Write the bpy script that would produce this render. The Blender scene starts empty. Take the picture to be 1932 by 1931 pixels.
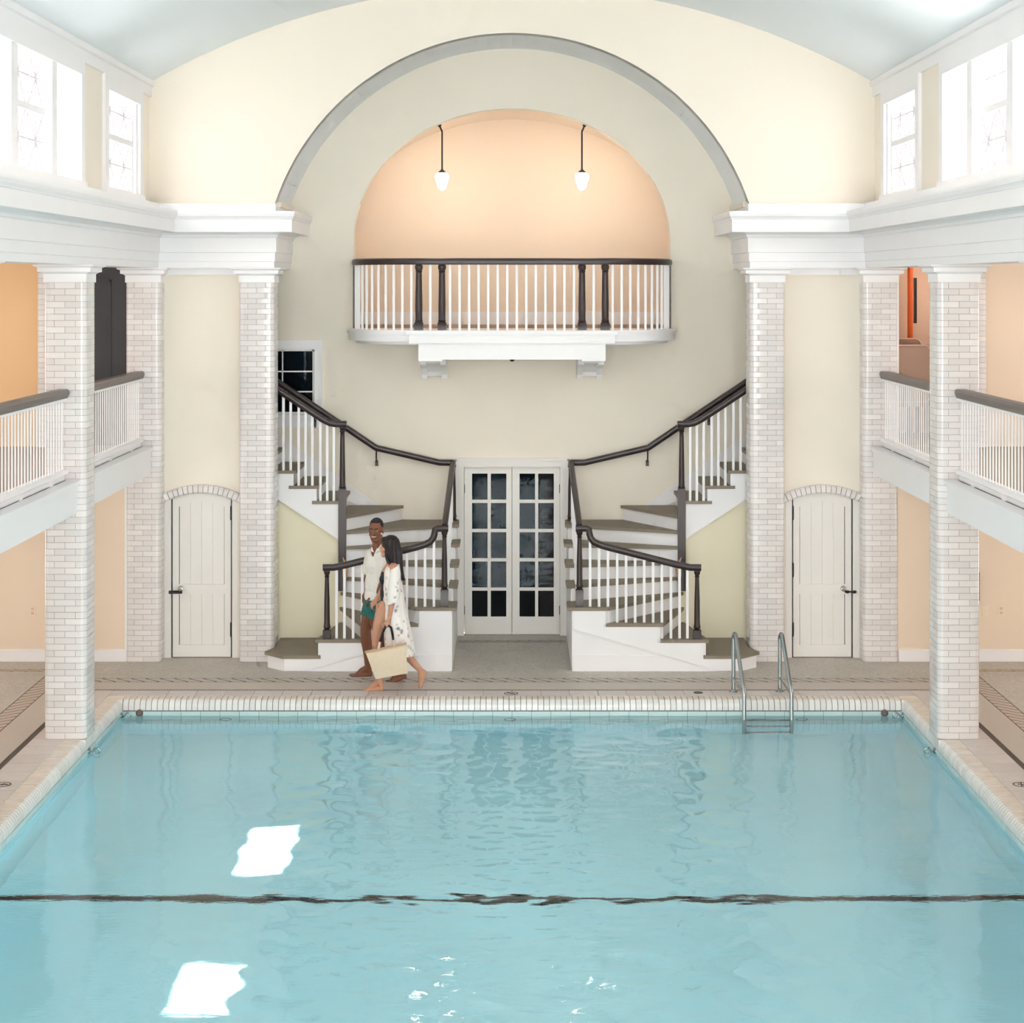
import bpy, bmesh, math, random
import numpy as np
from mathutils import Matrix, Vector

random.seed(7)
SC = bpy.context.scene
COL = SC.collection
PI = math.pi

# ------------------------------------------------------------------ camera, world, sun, exposure
cam_d = bpy.data.cameras.new('camera')
cam_d.sensor_fit = 'HORIZONTAL'
cam_d.sensor_width = 36.0
cam_d.lens = 3500.0 / 1932.0 * 36.0
cam_d.shift_y = -(965.5 - 535.0) / 1932.0
cam_d.clip_end = 200
cam = bpy.data.objects.new('camera', cam_d)
cam.location = (0, 0, 4.4)
cam.rotation_euler = (PI / 2, 0, 0)
COL.objects.link(cam)
SC.camera = cam

world = bpy.data.worlds.new('world'); SC.world = world
world.use_nodes = True
bgn = world.node_tree.nodes['Background']
bgn.inputs[0].default_value = (0.86, 0.93, 1.0, 1)
bgn.inputs[1].default_value = 3.0

sun_d = bpy.data.lights.new('sun', 'SUN')
sun_d.energy = 60.0
sun_d.angle = math.radians(0.53)
sun_d.color = (1.0, 0.96, 0.9)
sun = bpy.data.objects.new('sun', sun_d)
sdir = Vector((-0.918, -0.083, -1.0)).normalized()
sun.rotation_euler = sdir.to_track_quat('-Z', 'Y').to_euler()
sun.location = (14, 20, 20)
COL.objects.link(sun)

vs = SC.view_settings
vs.view_transform = 'Standard'
vs.look = 'None'
vs.gamma = 1.0
vs.exposure = 1.02
vs.use_curve_mapping = False
cy = SC.cycles
cy.use_denoising = True
cy.max_bounces = 7
cy.use_light_tree = False
cy.diffuse_bounces = 4
cy.glossy_bounces = 3
cy.transmission_bounces = 6
cy.transparent_max_bounces = 8
cy.sample_clamp_indirect = 12.0
cy.use_adaptive_sampling = True
cy.adaptive_threshold = 0.1
cy.adaptive_min_samples = 12
cy.blur_glossy = 0.5

WIN_STRENGTH = 2.6
NEAR_STRENGTH = 8.2
AISLE_FILL = 2.6
AISLE_STRENGTH = 14.0

# ------------------------------------------------------------------ helpers
def lin(c):
    return tuple(((v / 255.0) / 12.92 if v / 255.0 <= 0.04045 else ((v / 255.0 + 0.055) / 1.055) ** 2.4) for v in c)

class MB:
    """collects shapes, links them as ONE mesh"""
    def __init__(self):
        self.v = []; self.f = []
    def add(self, vs, fs):
        o = len(self.v)
        self.v += [tuple(p) for p in vs]
        self.f += [tuple(i + o for i in f) for f in fs]
        return self
    def box(self, x0, x1, y0, y1, z0, z1):
        v = [(x0,y0,z0),(x1,y0,z0),(x1,y1,z0),(x0,y1,z0),(x0,y0,z1),(x1,y0,z1),(x1,y1,z1),(x0,y1,z1)]
        return self.add(v, [(0,3,2,1),(4,5,6,7),(0,1,5,4),(1,2,6,5),(2,3,7,6),(3,0,4,7)])
    def prism(self, poly, axis, a0, a1):
        n = len(poly)
        def P(u, w, a):
            return {'x': (a, u, w), 'y': (u, a, w), 'z': (u, w, a)}[axis]
        v = [P(u, w, a0) for u, w in poly] + [P(u, w, a1) for u, w in poly]
        f = [tuple(range(n)), tuple(range(2*n - 1, n - 1, -1))]
        for i in range(n):
            j = (i + 1) % n
            f.append((i, i + n, j + n, j))
        return self.add(v, f)
    def loft(self, rings, closed=True, caps=True):
        n = len(rings[0]); v = []; f = []
        for r in rings: v += r
        m = n if closed else n - 1
        for k in range(len(rings) - 1):
            for i in range(m):
                j = (i + 1) % n
                f.append((k*n + i, k*n + j, (k+1)*n + j, (k+1)*n + i))
        if caps and closed:
            f.append(tuple(range(n - 1, -1, -1)))
            o = (len(rings) - 1) * n
            f.append(tuple(range(o, o + n)))
        return self.add(v, f)
    def sweep(self, path, prof, up=(0, 0, 1)):
        """profile points (side, up) swept along a path with a fixed up; mitred"""
        up = Vector(up); P = [Vector(p) for p in path]; rings = []
        for i, p in enumerate(P):
            a = (P[i] - P[i-1]).normalized() if i > 0 else (P[1] - P[0]).normalized()
            b = (P[i+1] - P[i]).normalized() if i < len(P) - 1 else a
            t = (a + b)
            t = t.normalized() if t.length > 1e-6 else b
            side = t.cross(up)
            if side.length < 1e-5: side = Vector((1, 0, 0))
            side.normalize()
            u2 = side.cross(t).normalized()
            rings.append([tuple(p + side * s + u2 * w) for s, w in prof])
        return self.loft(rings)
    def tube(self, path, r, n=10):
        P = [Vector(p) for p in path]; rings = []; prev = None
        for i, p in enumerate(P):
            a = (P[i] - P[i-1]).normalized() if i > 0 else (P[1] - P[0]).normalized()
            b = (P[i+1] - P[i]).normalized() if i < len(P) - 1 else a
            t = (a + b).normalized()
            if prev is None:
                ref = Vector((0, 0, 1)) if abs(t.z) < 0.9 else Vector((1, 0, 0))
                s = t.cross(ref).normalized()
            else:
                s = (prev - t * prev.dot(t)).normalized()
            prev = s
            u = t.cross(s)
            rr = r[i] if isinstance(r, (list, tuple)) else r
            rings.append([tuple(p + (s * math.cos(2*PI*k/n) + u * math.sin(2*PI*k/n)) * rr) for k in range(n)])
        return self.loft(rings)
    def lathe(self, prof, c=(0, 0, 0), n=16):
        rings = [[(c[0] + r*math.cos(2*PI*k/n), c[1] + r*math.sin(2*PI*k/n), c[2] + z) for k in range(n)] for r, z in prof]
        return self.loft(rings)
    def square_lathe(self, prof, c=(0, 0, 0)):
        rings = [[(c[0]+sx*r, c[1]+sy*r, c[2]+z) for sx, sy in ((-1,-1),(1,-1),(1,1),(-1,1))] for r, z in prof]
        return self.loft(rings)
    def ball(self, c, r, nu=14, nv=9, rot=None):
        rx, ry, rz = (r, r, r) if not isinstance(r, (tuple, list)) else r
        R = rot or Matrix.Identity(3); c = Vector(c)
        v = [c + R @ Vector((0, 0, -rz))]
        for j in range(1, nv):
            th = PI * j / nv
            for i in range(nu):
                ph = 2 * PI * i / nu
                v.append(c + R @ Vector((rx*math.sin(th)*math.cos(ph), ry*math.sin(th)*math.sin(ph), -rz*math.cos(th))))
        v.append(c + R @ Vector((0, 0, rz)))
        f = []
        for i in range(nu): f.append((0, 1 + (i+1) % nu, 1 + i))
        for j in range(nv - 2):
            for i in range(nu):
                a = 1 + j*nu + i; b = 1 + j*nu + (i+1) % nu
                f.append((a, b, b + nu, a + nu))
        t = len(v) - 1; o = 1 + (nv - 2)*nu
        for i in range(nu): f.append((t, o + i, o + (i+1) % nu))
        return self.add([tuple(p) for p in v], f)
    def limb(self, pts, rad):
        """tapered chain with balls at the joints (for remeshed bodies)"""
        for i, p in enumerate(pts): self.ball(p, rad[i])
        for i in range(len(pts) - 1):
            a, b = Vector(pts[i]), Vector(pts[i+1])
            if (b - a).length > 1e-4: self.tube([a, b], [rad[i], rad[i+1]], 14)
        return self
    def torus(self, c, R, r, axis='z', n=20, m=8):
        rings = []
        for k in range(n + 1):
            a = 2*PI*k/n; ring = []
            for q in range(m):
                b = 2*PI*q/m
                d = R + r*math.cos(b); h = r*math.sin(b)
                p = {'z': (d*math.cos(a), d*math.sin(a), h), 'y': (d*math.cos(a), h, d*math.sin(a)), 'x': (h, d*math.cos(a), d*math.sin(a))}[axis]
                ring.append((c[0]+p[0], c[1]+p[1], c[2]+p[2]))
            rings.append(ring)
        return self.loft(rings, caps=False)
    def mesh(self, name, mirror=False, smooth=None, recalc=True):
        v = [(-x, y, z) for x, y, z in self.v] if mirror else self.v
        me = bpy.data.meshes.new(name)
        me.from_pydata(v, [], self.f)
        if recalc:
            bm = bmesh.new(); bm.from_mesh(me)
            bmesh.ops.recalc_face_normals(bm, faces=bm.faces)
            bm.to_mesh(me); bm.free()
        if smooth is not None:
            me.shade_smooth()
            me.set_sharp_from_angle(angle=math.radians(smooth))
        me.update()
        return me
    def build(self, name, mat, parent=None, mirror=False, smooth=None, recalc=True):
        return link(name, self.mesh(name, mirror, smooth, recalc), mat, parent)

def link(name, me, mat=None, parent=None, loc=None):
    if mat is not None and not me.materials: me.materials.append(mat)
    o = bpy.data.objects.new(name, me)
    COL.objects.link(o)
    if loc is not None: o.location = loc
    if parent is not None: adopt(o, parent)
    return o

def adopt(o, parent):
    o.parent = parent
    if parent.get('_off'):
        o.matrix_parent_inverse = Matrix.Translation(-Vector(parent.location))

def tag(o, label, cat, group=None, kind=None):
    o['label'] = label; o['category'] = cat
    if group: o['group'] = group
    if kind: o['kind'] = kind
    return o

def thing(name, label, cat, loc=(0, 0, 0), group=None, kind=None):
    e = bpy.data.objects.new(name, None)
    e.empty_display_size = 0.1
    e.location = loc; e['_off'] = 1
    COL.objects.link(e)
    return tag(e, label, cat, group, kind)

def struct(o, label=None, cat=None):
    o['kind'] = 'structure'
    if label: o['label'] = label
    if cat: o['category'] = cat
    return o

def structure_empty(name, label, cat, loc=(0, 0, 0)):
    return thing(name, label, cat, loc, kind='structure')

# ------------------------------------------------------------------ materials
class Nt:
    """tiny wrapper for math nodes"""
    def __init__(self, nt): self.nt = nt
    def val(self, s):
        return s
    def m(self, op, a, b=None, c=None):
        n = self.nt.nodes.new('ShaderNodeMath'); n.operation = op
        for i, x in enumerate((a, b, c)):
            if x is None: continue
            if isinstance(x, (int, float)): n.inputs[i].default_value = x
            else: self.nt.links.new(x, n.inputs[i])
        return n.outputs[0]
    def node(self, typ, **kw):
        n = self.nt.nodes.new(typ)
        for k, v in kw.items(): setattr(n, k, v)
        return n
    def mix(self, fac, a, b):
        n = self.nt.nodes.new('ShaderNodeMix'); n.data_type = 'RGBA'
        for i, x in ((0, fac), (6, a), (7, b)):
            if isinstance(x, (int, float)): n.inputs[i].default_value = x
            elif isinstance(x, tuple): n.inputs[i].default_value = (*x, 1) if len(x) == 3 else x
            else: self.nt.links.new(x, n.inputs[i])
        return n.outputs[2]
    def between(self, x, a, b):
        return self.m('MULTIPLY', self.m('GREATER_THAN', x, a), self.m('LESS_THAN', x, b))

def new_mat(name):
    m = bpy.data.materials.new(name); m.use_nodes = True
    return m, m.node_tree, m.node_tree.nodes['Principled BSDF']

def paint(name, rgb, rough=0.5, var=0.03, scale=3.0, bump=0.0, bscale=40.0, spec=0.4, metal=0.0, per_object=0.0, coat=0.0):
    m, nt, b = new_mat(name); N = Nt(nt)
    c = lin(rgb)
    tc = N.node('ShaderNodeTexCoord')
    no = N.node('ShaderNodeTexNoise'); no.inputs['Scale'].default_value = scale; no.inputs['Detail'].default_value = 4
    nt.links.new(tc.outputs['Object'], no.inputs['Vector'])
    fac = no.outputs['Fac']
    dark = tuple(max(0, v * (1 - var * 2.2)) for v in c); light = tuple(min(1, v * (1 + var)) for v in c)
    colr = N.mix(fac, dark, light)
    if per_object > 0:
        oi = N.node('ShaderNodeObjectInfo')
        k = N.m('MULTIPLY_ADD', oi.outputs['Random'], per_object, 1 - per_object)
        vm = N.node('ShaderNodeVectorMath', operation='SCALE')
        nt.links.new(colr, vm.inputs[0]); nt.links.new(k, vm.inputs['Scale'])
        colr = vm.outputs[0]
    nt.links.new(colr, b.inputs['Base Color'])
    b.inputs['Roughness'].default_value = rough
    b.inputs['Specular IOR Level'].default_value = spec
    b.inputs['Metallic'].default_value = metal
    if coat: b.inputs['Coat Weight'].default_value = coat
    if bump > 0:
        n2 = N.node('ShaderNodeTexNoise'); n2.inputs['Scale'].default_value = bscale; n2.inputs['Detail'].default_value = 3
        nt.links.new(tc.outputs['Object'], n2.inputs['Vector'])
        bp = N.node('ShaderNodeBump'); bp.inputs['Strength'].default_value = bump; bp.inputs['Distance'].default_value = 0.01
        nt.links.new(n2.outputs['Fac'], bp.inputs['Height']); nt.links.new(bp.outputs[0], b.inputs['Normal'])
    return m

def emit(name, rgb, strength):
    m = bpy.data.materials.new(name); m.use_nodes = True; nt = m.node_tree
    nt.nodes.remove(nt.nodes['Principled BSDF'])
    e = nt.nodes.new('ShaderNodeEmission')
    e.inputs[0].default_value = (*rgb, 1); e.inputs[1].default_value = strength
    nt.links.new(e.outputs[0], nt.nodes['Material Output'].inputs[0])
    return m

M = {}
M['white'] = paint('white_gloss_paint', (244, 243, 244), 0.42, 0.012, 2.0)
M['door_white'] = paint('door_paint', (236, 233, 228), 0.45, 0.012, 2.0)
M['cream'] = paint('cream_plaster', (243, 235, 220), 0.75, 0.02, 1.2, bump=0.05, bscale=60)
M['upper'] = paint('warm_white_plaster', (249, 240, 225), 0.8, 0.015, 0.8, bump=0.04, bscale=50)
M['yellow'] = paint('pale_yellow_plaster', (245, 237, 210), 0.7, 0.03, 1.6)
M['peach'] = paint('peach_plaster', (240, 221, 199), 0.75, 0.02, 1.0)
M['peach_dark'] = paint('apricot_plaster', (239, 222, 204), 0.75, 0.02, 1.0)
M['lamplit'] = paint('lamplit_plaster', (236, 198, 152), 0.75, 0.02, 1.0)  # aisle wall tone with warm lamp light put into the colour
M['pink'] = paint('dusty_pink_plaster', (236, 208, 192), 0.75, 0.02, 1.0)
M['ceiling'] = paint('pale_blue_plaster', (234, 240, 242), 0.8, 0.012, 0.6)
M['soffit'] = paint('grey_blue_plaster', (240, 245, 247), 0.8, 0.015, 1.0)
M['came'] = paint('lead_came', (232, 226, 229), 0.5, 0.03)
M['wood'] = paint('dark_brown_wood', (48, 35, 34), 0.32, 0.12, 9.0, spec=0.5)
M['rail_grey'] = paint('grey_brown_wood', (112, 101, 97), 0.4, 0.08, 6.0)
M['tread'] = paint('olive_grey_tread', (144, 134, 118), 0.6, 0.05, 14.0, bump=0.08, bscale=120)
M['brick'] = paint('white_glazed_brick', (234, 230, 228), 0.16, 0.015, 8.0, per_object=0.13, spec=0.5)
M['mortar'] = paint('rosy_mortar', (196, 176, 166), 0.9, 0.1, 30.0)
M['iron'] = paint('black_iron', (30, 28, 34), 0.35, 0.1, 10.0, spec=0.5)
M['chrome'] = paint('brushed_steel', (168, 176, 178), 0.24, 0.03, 20.0, metal=1.0)
M['chrome_bright'] = paint('bright_chrome', (225, 226, 228), 0.1, 0.02, 20.0, metal=1.0)
M['outlet'] = paint('ivory_plastic', (240, 224, 198), 0.4, 0.01)
M['charcoal'] = paint('charcoal_paint', (62, 62, 66), 0.5, 0.05)
M['orange'] = paint('orange_foam', (232, 105, 52), 0.6, 0.06, 30)
M['tan_fabric'] = paint('tan_upholstery', (190, 160, 142), 0.85, 0.05, 60, bump=0.1, bscale=300)
M['tan_edge'] = paint('pale_piping', (226, 196, 182), 0.7, 0.03)
M['balcony_floor'] = paint('brown_carpet', (160, 136, 116), 0.9, 0.06, 30)
M['slab'] = paint('pale_stone_slab', (222, 213, 207), 0.5, 0.05, 7.0, per_object=0.07)
M['groove'] = paint('dark_drain_tile', (98, 88, 82), 0.6, 0.06, 15.0)
M['ink'] = paint('dark_inlay', (74, 66, 66), 0.6, 0.03)
M['teal_dark'] = paint('dark_teal_wall', (20, 92, 118), 0.6, 0.06)
M['brown_dark'] = paint('dark_brown_panel', (74, 46, 40), 0.6, 0.06)
M['corridor'] = paint('brown_corridor_floor', (60, 46, 44), 0.4, 0.08)
M['paper'] = paint('tan_paper', (216, 168, 130), 0.8, 0.05, 20)

# coping: cream glaze, stained tan on top
def coping_mat():
    m, nt, b = new_mat('stained_glazed_coping'); N = Nt(nt)
    geo = N.node('ShaderNodeNewGeometry'); sep = N.node('ShaderNodeSeparateXYZ')
    nt.links.new(geo.outputs['Position'], sep.inputs[0])
    no = N.node('ShaderNodeTexNoise'); no.inputs['Scale'].default_value = 9.0; no.inputs['Detail'].default_value = 6
    nt.links.new(geo.outputs['Position'], no.inputs['Vector'])
    worn = N.m('GREATER_THAN', sep.outputs[2], -0.006)
    amt = N.m('MULTIPLY', worn, N.m('MULTIPLY_ADD', no.outputs['Fac'], 1.4, -0.1))
    oi = N.node('ShaderNodeObjectInfo')
    base = N.mix(oi.outputs['Random'], lin((228, 226, 222)), lin((242, 240, 237)))
    col = N.mix(N.m('MINIMUM', amt, 1.0), base, lin((226, 208, 190)))
    nt.links.new(col, b.inputs['Base Color'])
    b.inputs['Roughness'].default_value = 0.2
    return m
M['coping'] = coping_mat()

def basin_mat():
    m, nt, b = new_mat('aqua_pool_finish'); N = Nt(nt)
    tc = N.node('ShaderNodeTexCoord')
    no = N.node('ShaderNodeTexNoise'); no.inputs['Scale'].default_value = 0.55; no.inputs['Detail'].default_value = 4
    nt.links.new(tc.outputs['Object'], no.inputs['Vector'])
    nt.links.new(N.mix(no.outputs['Fac'], lin((184, 240, 254)), lin((204, 247, 255))), b.inputs['Base Color'])
    b.inputs['Roughness'].default_value = 0.7
    return m
M['basin'] = basin_mat()
M['tile_bed'] = paint('grey_green_grout', (92, 128, 134), 0.8, 0.05)
M['basin_tile'] = paint('aqua_white_tile', (206, 228, 226), 0.25, 0.03, 6.0, per_object=0.06)
M['lane_black'] = paint('black_lane_tile', (15, 16, 20), 0.5, 0.03)

def water_mat():
    m = bpy.data.materials.new('pool_water'); m.use_nodes = True; nt = m.node_tree
    nt.nodes.remove(nt.nodes['Principled BSDF'])
    g = nt.nodes.new('ShaderNodeBsdfGlass'); g.inputs['IOR'].default_value = 1.333
    g.inputs['Roughness'].default_value = 0.0
    g.inputs['Color'].default_value = (0.965, 0.998, 1.0, 1)
    tc = nt.nodes.new('ShaderNodeTexCoord'); mp = nt.nodes.new('ShaderNodeMapping'); mp.inputs['Scale'].default_value = (9.0, 26.0, 1.0)
    no = nt.nodes.new('ShaderNodeTexNoise'); no.inputs['Scale'].default_value = 1.0; no.inputs['Detail'].default_value = 3
    bp = nt.nodes.new('ShaderNodeBump'); bp.inputs['Strength'].default_value = 0.35; bp.inputs['Distance'].default_value = 0.004
    nt.links.new(tc.outputs['Object'], mp.inputs[0]); nt.links.new(mp.outputs[0], no.inputs['Vector'])
    nt.links.new(no.outputs['Fac'], bp.inputs['Height']); nt.links.new(bp.outputs[0], g.inputs['Normal'])
    nt.links.new(g.outputs[0], nt.nodes['Material Output'].inputs[0])
    return m
M['water'] = water_mat()

def pane_mat(name, glow, trans):
    """sun-lit obscure glass: lets part of the daylight straight through and glows with the rest"""
    m = bpy.data.materials.new(name); m.use_nodes = True; nt = m.node_tree
    nt.nodes.remove(nt.nodes['Principled BSDF'])
    e = nt.nodes.new('ShaderNodeEmission'); e.inputs[0].default_value = (1.0, 0.988, 0.97, 1); e.inputs[1].default_value = glow
    if trans > 0:
        t = nt.nodes.new('ShaderNodeBsdfTransparent'); t.inputs[0].default_value = (trans, trans, trans, 1)
        a = nt.nodes.new('ShaderNodeAddShader')
        nt.links.new(e.outputs[0], a.inputs[0]); nt.links.new(t.outputs[0], a.inputs[1])
        nt.links.new(a.outputs[0], nt.nodes['Material Output'].inputs[0])
    else:
        nt.links.new(e.outputs[0], nt.nodes['Material Output'].inputs[0])
    return m
M['pane_frost'] = pane_mat('frosted_daylight_glass', WIN_STRENGTH, 0)
M['near_fill'] = pane_mat('near_fill_glow', NEAR_STRENGTH, 0)  # glow of the added windows behind the viewer
M['aisle_fill'] = pane_mat('aisle_fill_glow', AISLE_FILL, 0)  # glow of the added aisle windows
M['pane_clear'] = pane_mat('thin_daylight_glass', WIN_STRENGTH * 0.6, 0.8)

def dark_glass():
    m = bpy.data.materials.new('door_glass'); m.use_nodes = True; nt = m.node_tree
    nt.nodes.remove(nt.nodes['Principled BSDF'])
    t = nt.nodes.new('ShaderNodeBsdfTransparent'); t.inputs[0].default_value = (0.42, 0.52, 0.58, 1)
    g = nt.nodes.new('ShaderNodeBsdfGlossy'); g.inputs['Roughness'].default_value = 0.03
    fr = nt.nodes.new('ShaderNodeFresnel'); fr.inputs[0].default_value = 1.26
    mx = nt.nodes.new('ShaderNodeMixShader')
    nt.links.new(fr.outputs[0], mx.inputs[0]); nt.links.new(t.outputs[0], mx.inputs[1]); nt.links.new(g.outputs[0], mx.inputs[2])
    nt.links.new(mx.outputs[0], nt.nodes['Material Output'].inputs[0])
    return m
M['glass'] = dark_glass()

def deck_mat():
    """small grey-tan mosaic with inlaid rope bands and a ribbed margin round the pool"""
    m, nt, b = new_mat('mosaic_deck'); N = Nt(nt)
    tc = N.node('ShaderNodeTexCoord'); sep = N.node('ShaderNodeSeparateXYZ')
    nt.links.new(tc.outputs['Object'], sep.inputs[0])
    x, y = sep.outputs[0], sep.outputs[1]
    ax = N.m('ABSOLUTE', x)
    vo = N.node('ShaderNodeTexVoronoi'); vo.inputs['Scale'].default_value = 42.0
    nt.links.new(tc.outputs['Object'], vo.inputs['Vector'])
    no = N.node('ShaderNodeTexNoise'); no.inputs['Scale'].default_value = 1.3; no.inputs['Detail'].default_value = 5
    nt.links.new(tc.outputs['Object'], no.inputs['Vector'])
    field = N.mix(no.outputs['Fac'], lin((190, 184, 174)), lin((220, 214, 204)))
    cell = N.mix(vo.outputs['Color'], lin((120, 112, 104)), lin((214, 206, 192)))
    field = N.mix(0.35, field, cell)
    line_c = lin((88, 80, 76)); pale = lin((216, 206, 195))
    def rope(along, across, a0, a1, pitch):
        v = N.m('DIVIDE', N.m('SUBTRACT', across, a0), a1 - a0)
        sv = N.m('MULTIPLY', N.m('SINE', N.m('MULTIPLY', N.m('SUBTRACT', v, 0.5), 3.0)), 0.55)
        u = N.m('FRACT', N.m('ADD', N.m('DIVIDE', along, pitch), sv))
        stroke = N.m('LESS_THAN', u, 0.17)
        edge = N.m('GREATER_THAN', N.m('ABSOLUTE', N.m('SUBTRACT', v, 0.5)), 0.44)
        return N.m('MAXIMUM', stroke, edge)
    def ribs(along, across, pitch):
        u = N.m('FRACT', N.m('DIVIDE', N.m('ADD', along, N.m('MULTIPLY', across, 0.45)), pitch))
        return N.m('LESS_THAN', u, 0.3)
    col = field
    # front bands
    in_front = N.m('LESS_THAN', ax, 5.02)
    f_ribs = N.m('MULTIPLY', N.between(y, 20.0, 20.46), N.m('LESS_THAN', ax, 4.9))
    col = N.mix(f_ribs, col, N.mix(ribs(x, y, 0.032), pale, lin((168, 157, 147))))
    s_ribs = N.m('MULTIPLY', N.between(ax, 4.6, 5.02), N.m('LESS_THAN', y, 20.3))
    col = N.mix(s_ribs, col, N.mix(ribs(y, ax, 0.032), pale, lin((168, 155, 144))))
    s_rope = N.m('MULTIPLY', N.between(ax, 5.02, 5.235), N.m('LESS_THAN', y, 21.6))
    col = N.mix(s_rope, col, N.mix(rope(y, ax, 5.02, 5.235, 0.15), lin((200, 184, 170)), line_c))
    f_rope = N.m('MULTIPLY', N.between(y, 20.46, 20.67), N.m('LESS_THAN', ax, 5.0))
    col = N.mix(f_rope, col, N.mix(rope(x, y, 20.46, 20.67, 0.16), lin((198, 188, 178)), line_c))
    w_rope = N.m('MULTIPLY', N.between(y, 21.02, 21.14), N.m('GREATER_THAN', ax, 5.3))
    col = N.mix(w_rope, col, N.mix(rope(x, y, 21.02, 21.14, 0.16), lin((196, 176, 158)), line_c))
    d_rope = N.m('MULTIPLY', N.between(y, 22.72, 22.86), N.m('LESS_THAN', ax, 0.66))
    col = N.mix(d_rope, col, N.mix(rope(x, y, 22.72, 22.86, 0.13), lin((176, 168, 156)), line_c))
    nt.links.new(col, b.inputs['Base Color'])
    b.inputs['Roughness'].default_value = 0.55
    return m
M['deck'] = deck_mat()

# ------------------------------------------------------------------ main measures (metres; camera stands at y = 0)
PX = 4.11            # half width of the pool
PYF = 19.58          # far pool edge
PYN = 2.0            # near pool edge
WATER_Z = -0.165
COLW = 0.408
YC = 21.56           # front of the facade columns
YF = 21.74           # facade wall above the entablature
YP = 21.80           # door panels
YB = 23.20           # back wall of the stair niche
YE = 21.60           # end walls of the side aisles
XO = 7.2             # outer walls
XW = 4.25            # clerestory walls
YN = -6.0            # near end of the hall
VR, VC = 8.552, -0.668   # barrel vault radius / centre height
def vault(x): return VC + math.sqrt(VR*VR - x*x)

# ------------------------------------------------------------------ floor and pool
fl = structure_empty('floor', 'grey tan mosaic deck with rope borders around the pool', 'floor')
b = MB()
b.box(-XO, XO, 20.10, 23.4, -0.25, 0)
for s in (-1, 1):
    x0, x1 = sorted((s*4.69, s*XO)); b.box(x0, x1, YN, 20.10, -0.25, 0)
b.box(-4.69, 4.69, YN, PYN - 0.4, -0.25, 0)
b.build('mosaic', M['deck'], fl)
b = MB()
b.box(-4.63, 4.63, 20.05, 20.10, -0.25, -0.004)
for s in (-1, 1):
    x0, x1 = sorted((s*4.63, s*4.69)); b.box(x0, x1, YN, 20.10, -0.25, -0.004)
b.build('drain_channel', M['groove'], fl)
b = MB()
b.box(-4.63, 4.63, 19.70, 20.05, -0.25, -0.010)
for s in (-1, 1):
    x0, x1 = sorted((s*4.20, s*4.63)); b.box(x0, x1, YN, 20.05, -0.25, -0.010)
b.box(-4.3, 4.3, PYN - 0.4, PYN - 0.1, -0.25, -0.01)
b.build('slab_bed', M['mortar'], fl)
# stone slabs along the far edge and the sides
sm = MB().box(-0.15, 0.15, -0.132, 0.132, -0.03, 0).mesh('slab')
sm2 = MB().box(-0.157, 0.157, -0.15, 0.15, -0.03, 0).mesh('slab')
n = 28; p = 8.62 / n
for i in range(n):
    o = link('slab', sm, M['slab'], fl, (-4.31 + p*(i + 0.5), 19.915, 0)); o.scale.x = (p - 0.005) / 0.30
for s in (-1, 1):
    for k in range(24):
        link('slab', sm2, M['slab'], fl, (s*4.47, 19.90 - 0.305*k, 0))
b = MB()
for s in (-1, 1):
    x0, x1 = sorted((s*4.312, s*4.627)); b.box(x0, x1, PYN - 0.2, 12.42, -0.03, 0)
b.box(-4.3, 4.3, PYN - 0.4, PYN - 0.2, -0.03, 0)
o = b.build('slab_rest', M['slab'], fl); o['kind'] = 'stuff'

# coping bricks with a rounded nose
cp = structure_empty('pool_coping', 'row of white bullnosed coping bricks around the pool edge', 'coping', (0, PYF, 0))
def coping_profile(r=0.075, h=0.11, d=0.2):
    pr = [(d, 0.0)]
    for k in range(7):
        a = PI/2 * k / 6
        pr.append((r - r*math.sin(a), -r + r*math.cos(a)))
    pr += [(0.0, -h), (d, -h)]
    return pr
CPW = 0.0609
front_me = MB().prism(coping_profile(), 'x', -CPW/2 + 0.003, CPW/2 - 0.003).mesh('coping_brick', smooth=35)   # (y, z) profile, y away from water
flush_me = MB().box(0, 0.2, -CPW/2 + 0.003, CPW/2 - 0.003, -0.11, -0.001).mesh('coping_brick')
side_v = MB().prism([(u, w) for u, w in coping_profile()], 'y', -CPW/2 + 0.0045, CPW/2 - 0.0045).mesh('coping_brick', smooth=35)
n = 135; p = 2*PX/n
for i in range(n):
    o = link('coping_brick', front_me, M['coping'], cp, (-PX + p*(i + 0.5), PYF, 0)); o.scale.x = p / CPW
for s in (-1, 1):
    k = 0; yy = PYF - 0.004 - CPW/2
    while yy > 14.65:
        under = 17.9 - 0.01 < yy < 17.9 + COLW + 0.01
        o = link('coping_brick', flush_me if under else side_v, M['coping'], cp, (s*PX, yy, 0))
        if s < 0: o.scale.x = -1
        yy -= CPW
    b = MB()
    while yy > PYN:
        b.prism([(u + PX, w) for u, w in coping_profile()], 'y', yy - CPW/2 + 0.0022, yy + CPW/2 - 0.0022); yy -= CPW
    o = b.build('coping_brick_row', M['coping'], cp, mirror=(s < 0), smooth=35); o['kind'] = 'stuff'
    link('corner_block', MB().box(0.003, 0.2, 0.002, 0.197, -0.11, -0.001).mesh('corner_block', mirror=(s < 0)), M['coping'], cp, (s*PX, PYF, 0))
b = MB()
bed = [(max(u, 0.006) if u < 0.15 else u - 0.004, w - 0.007) for u, w in coping_profile(0.07, 0.11)]
b.prism([(PYF + u, w) for u, w in bed], 'x', -PX, PX)
for s in (-1, 1): b.prism([(s*(PX + u), w) for u, w in bed], 'y', PYN, PYF)
b.box(-4.3, 4.3, PYF + 0.01, PYF + 0.19, -0.2, -0.09)
for s in (-1, 1):
    x0, x1 = sorted((s*(PX + 0.01), s*(PX + 0.19))); b.box(x0, x1, PYN, PYF + 0.19, -0.2, -0.09)
b.build('joint_bed', M['groove'], cp)

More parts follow.
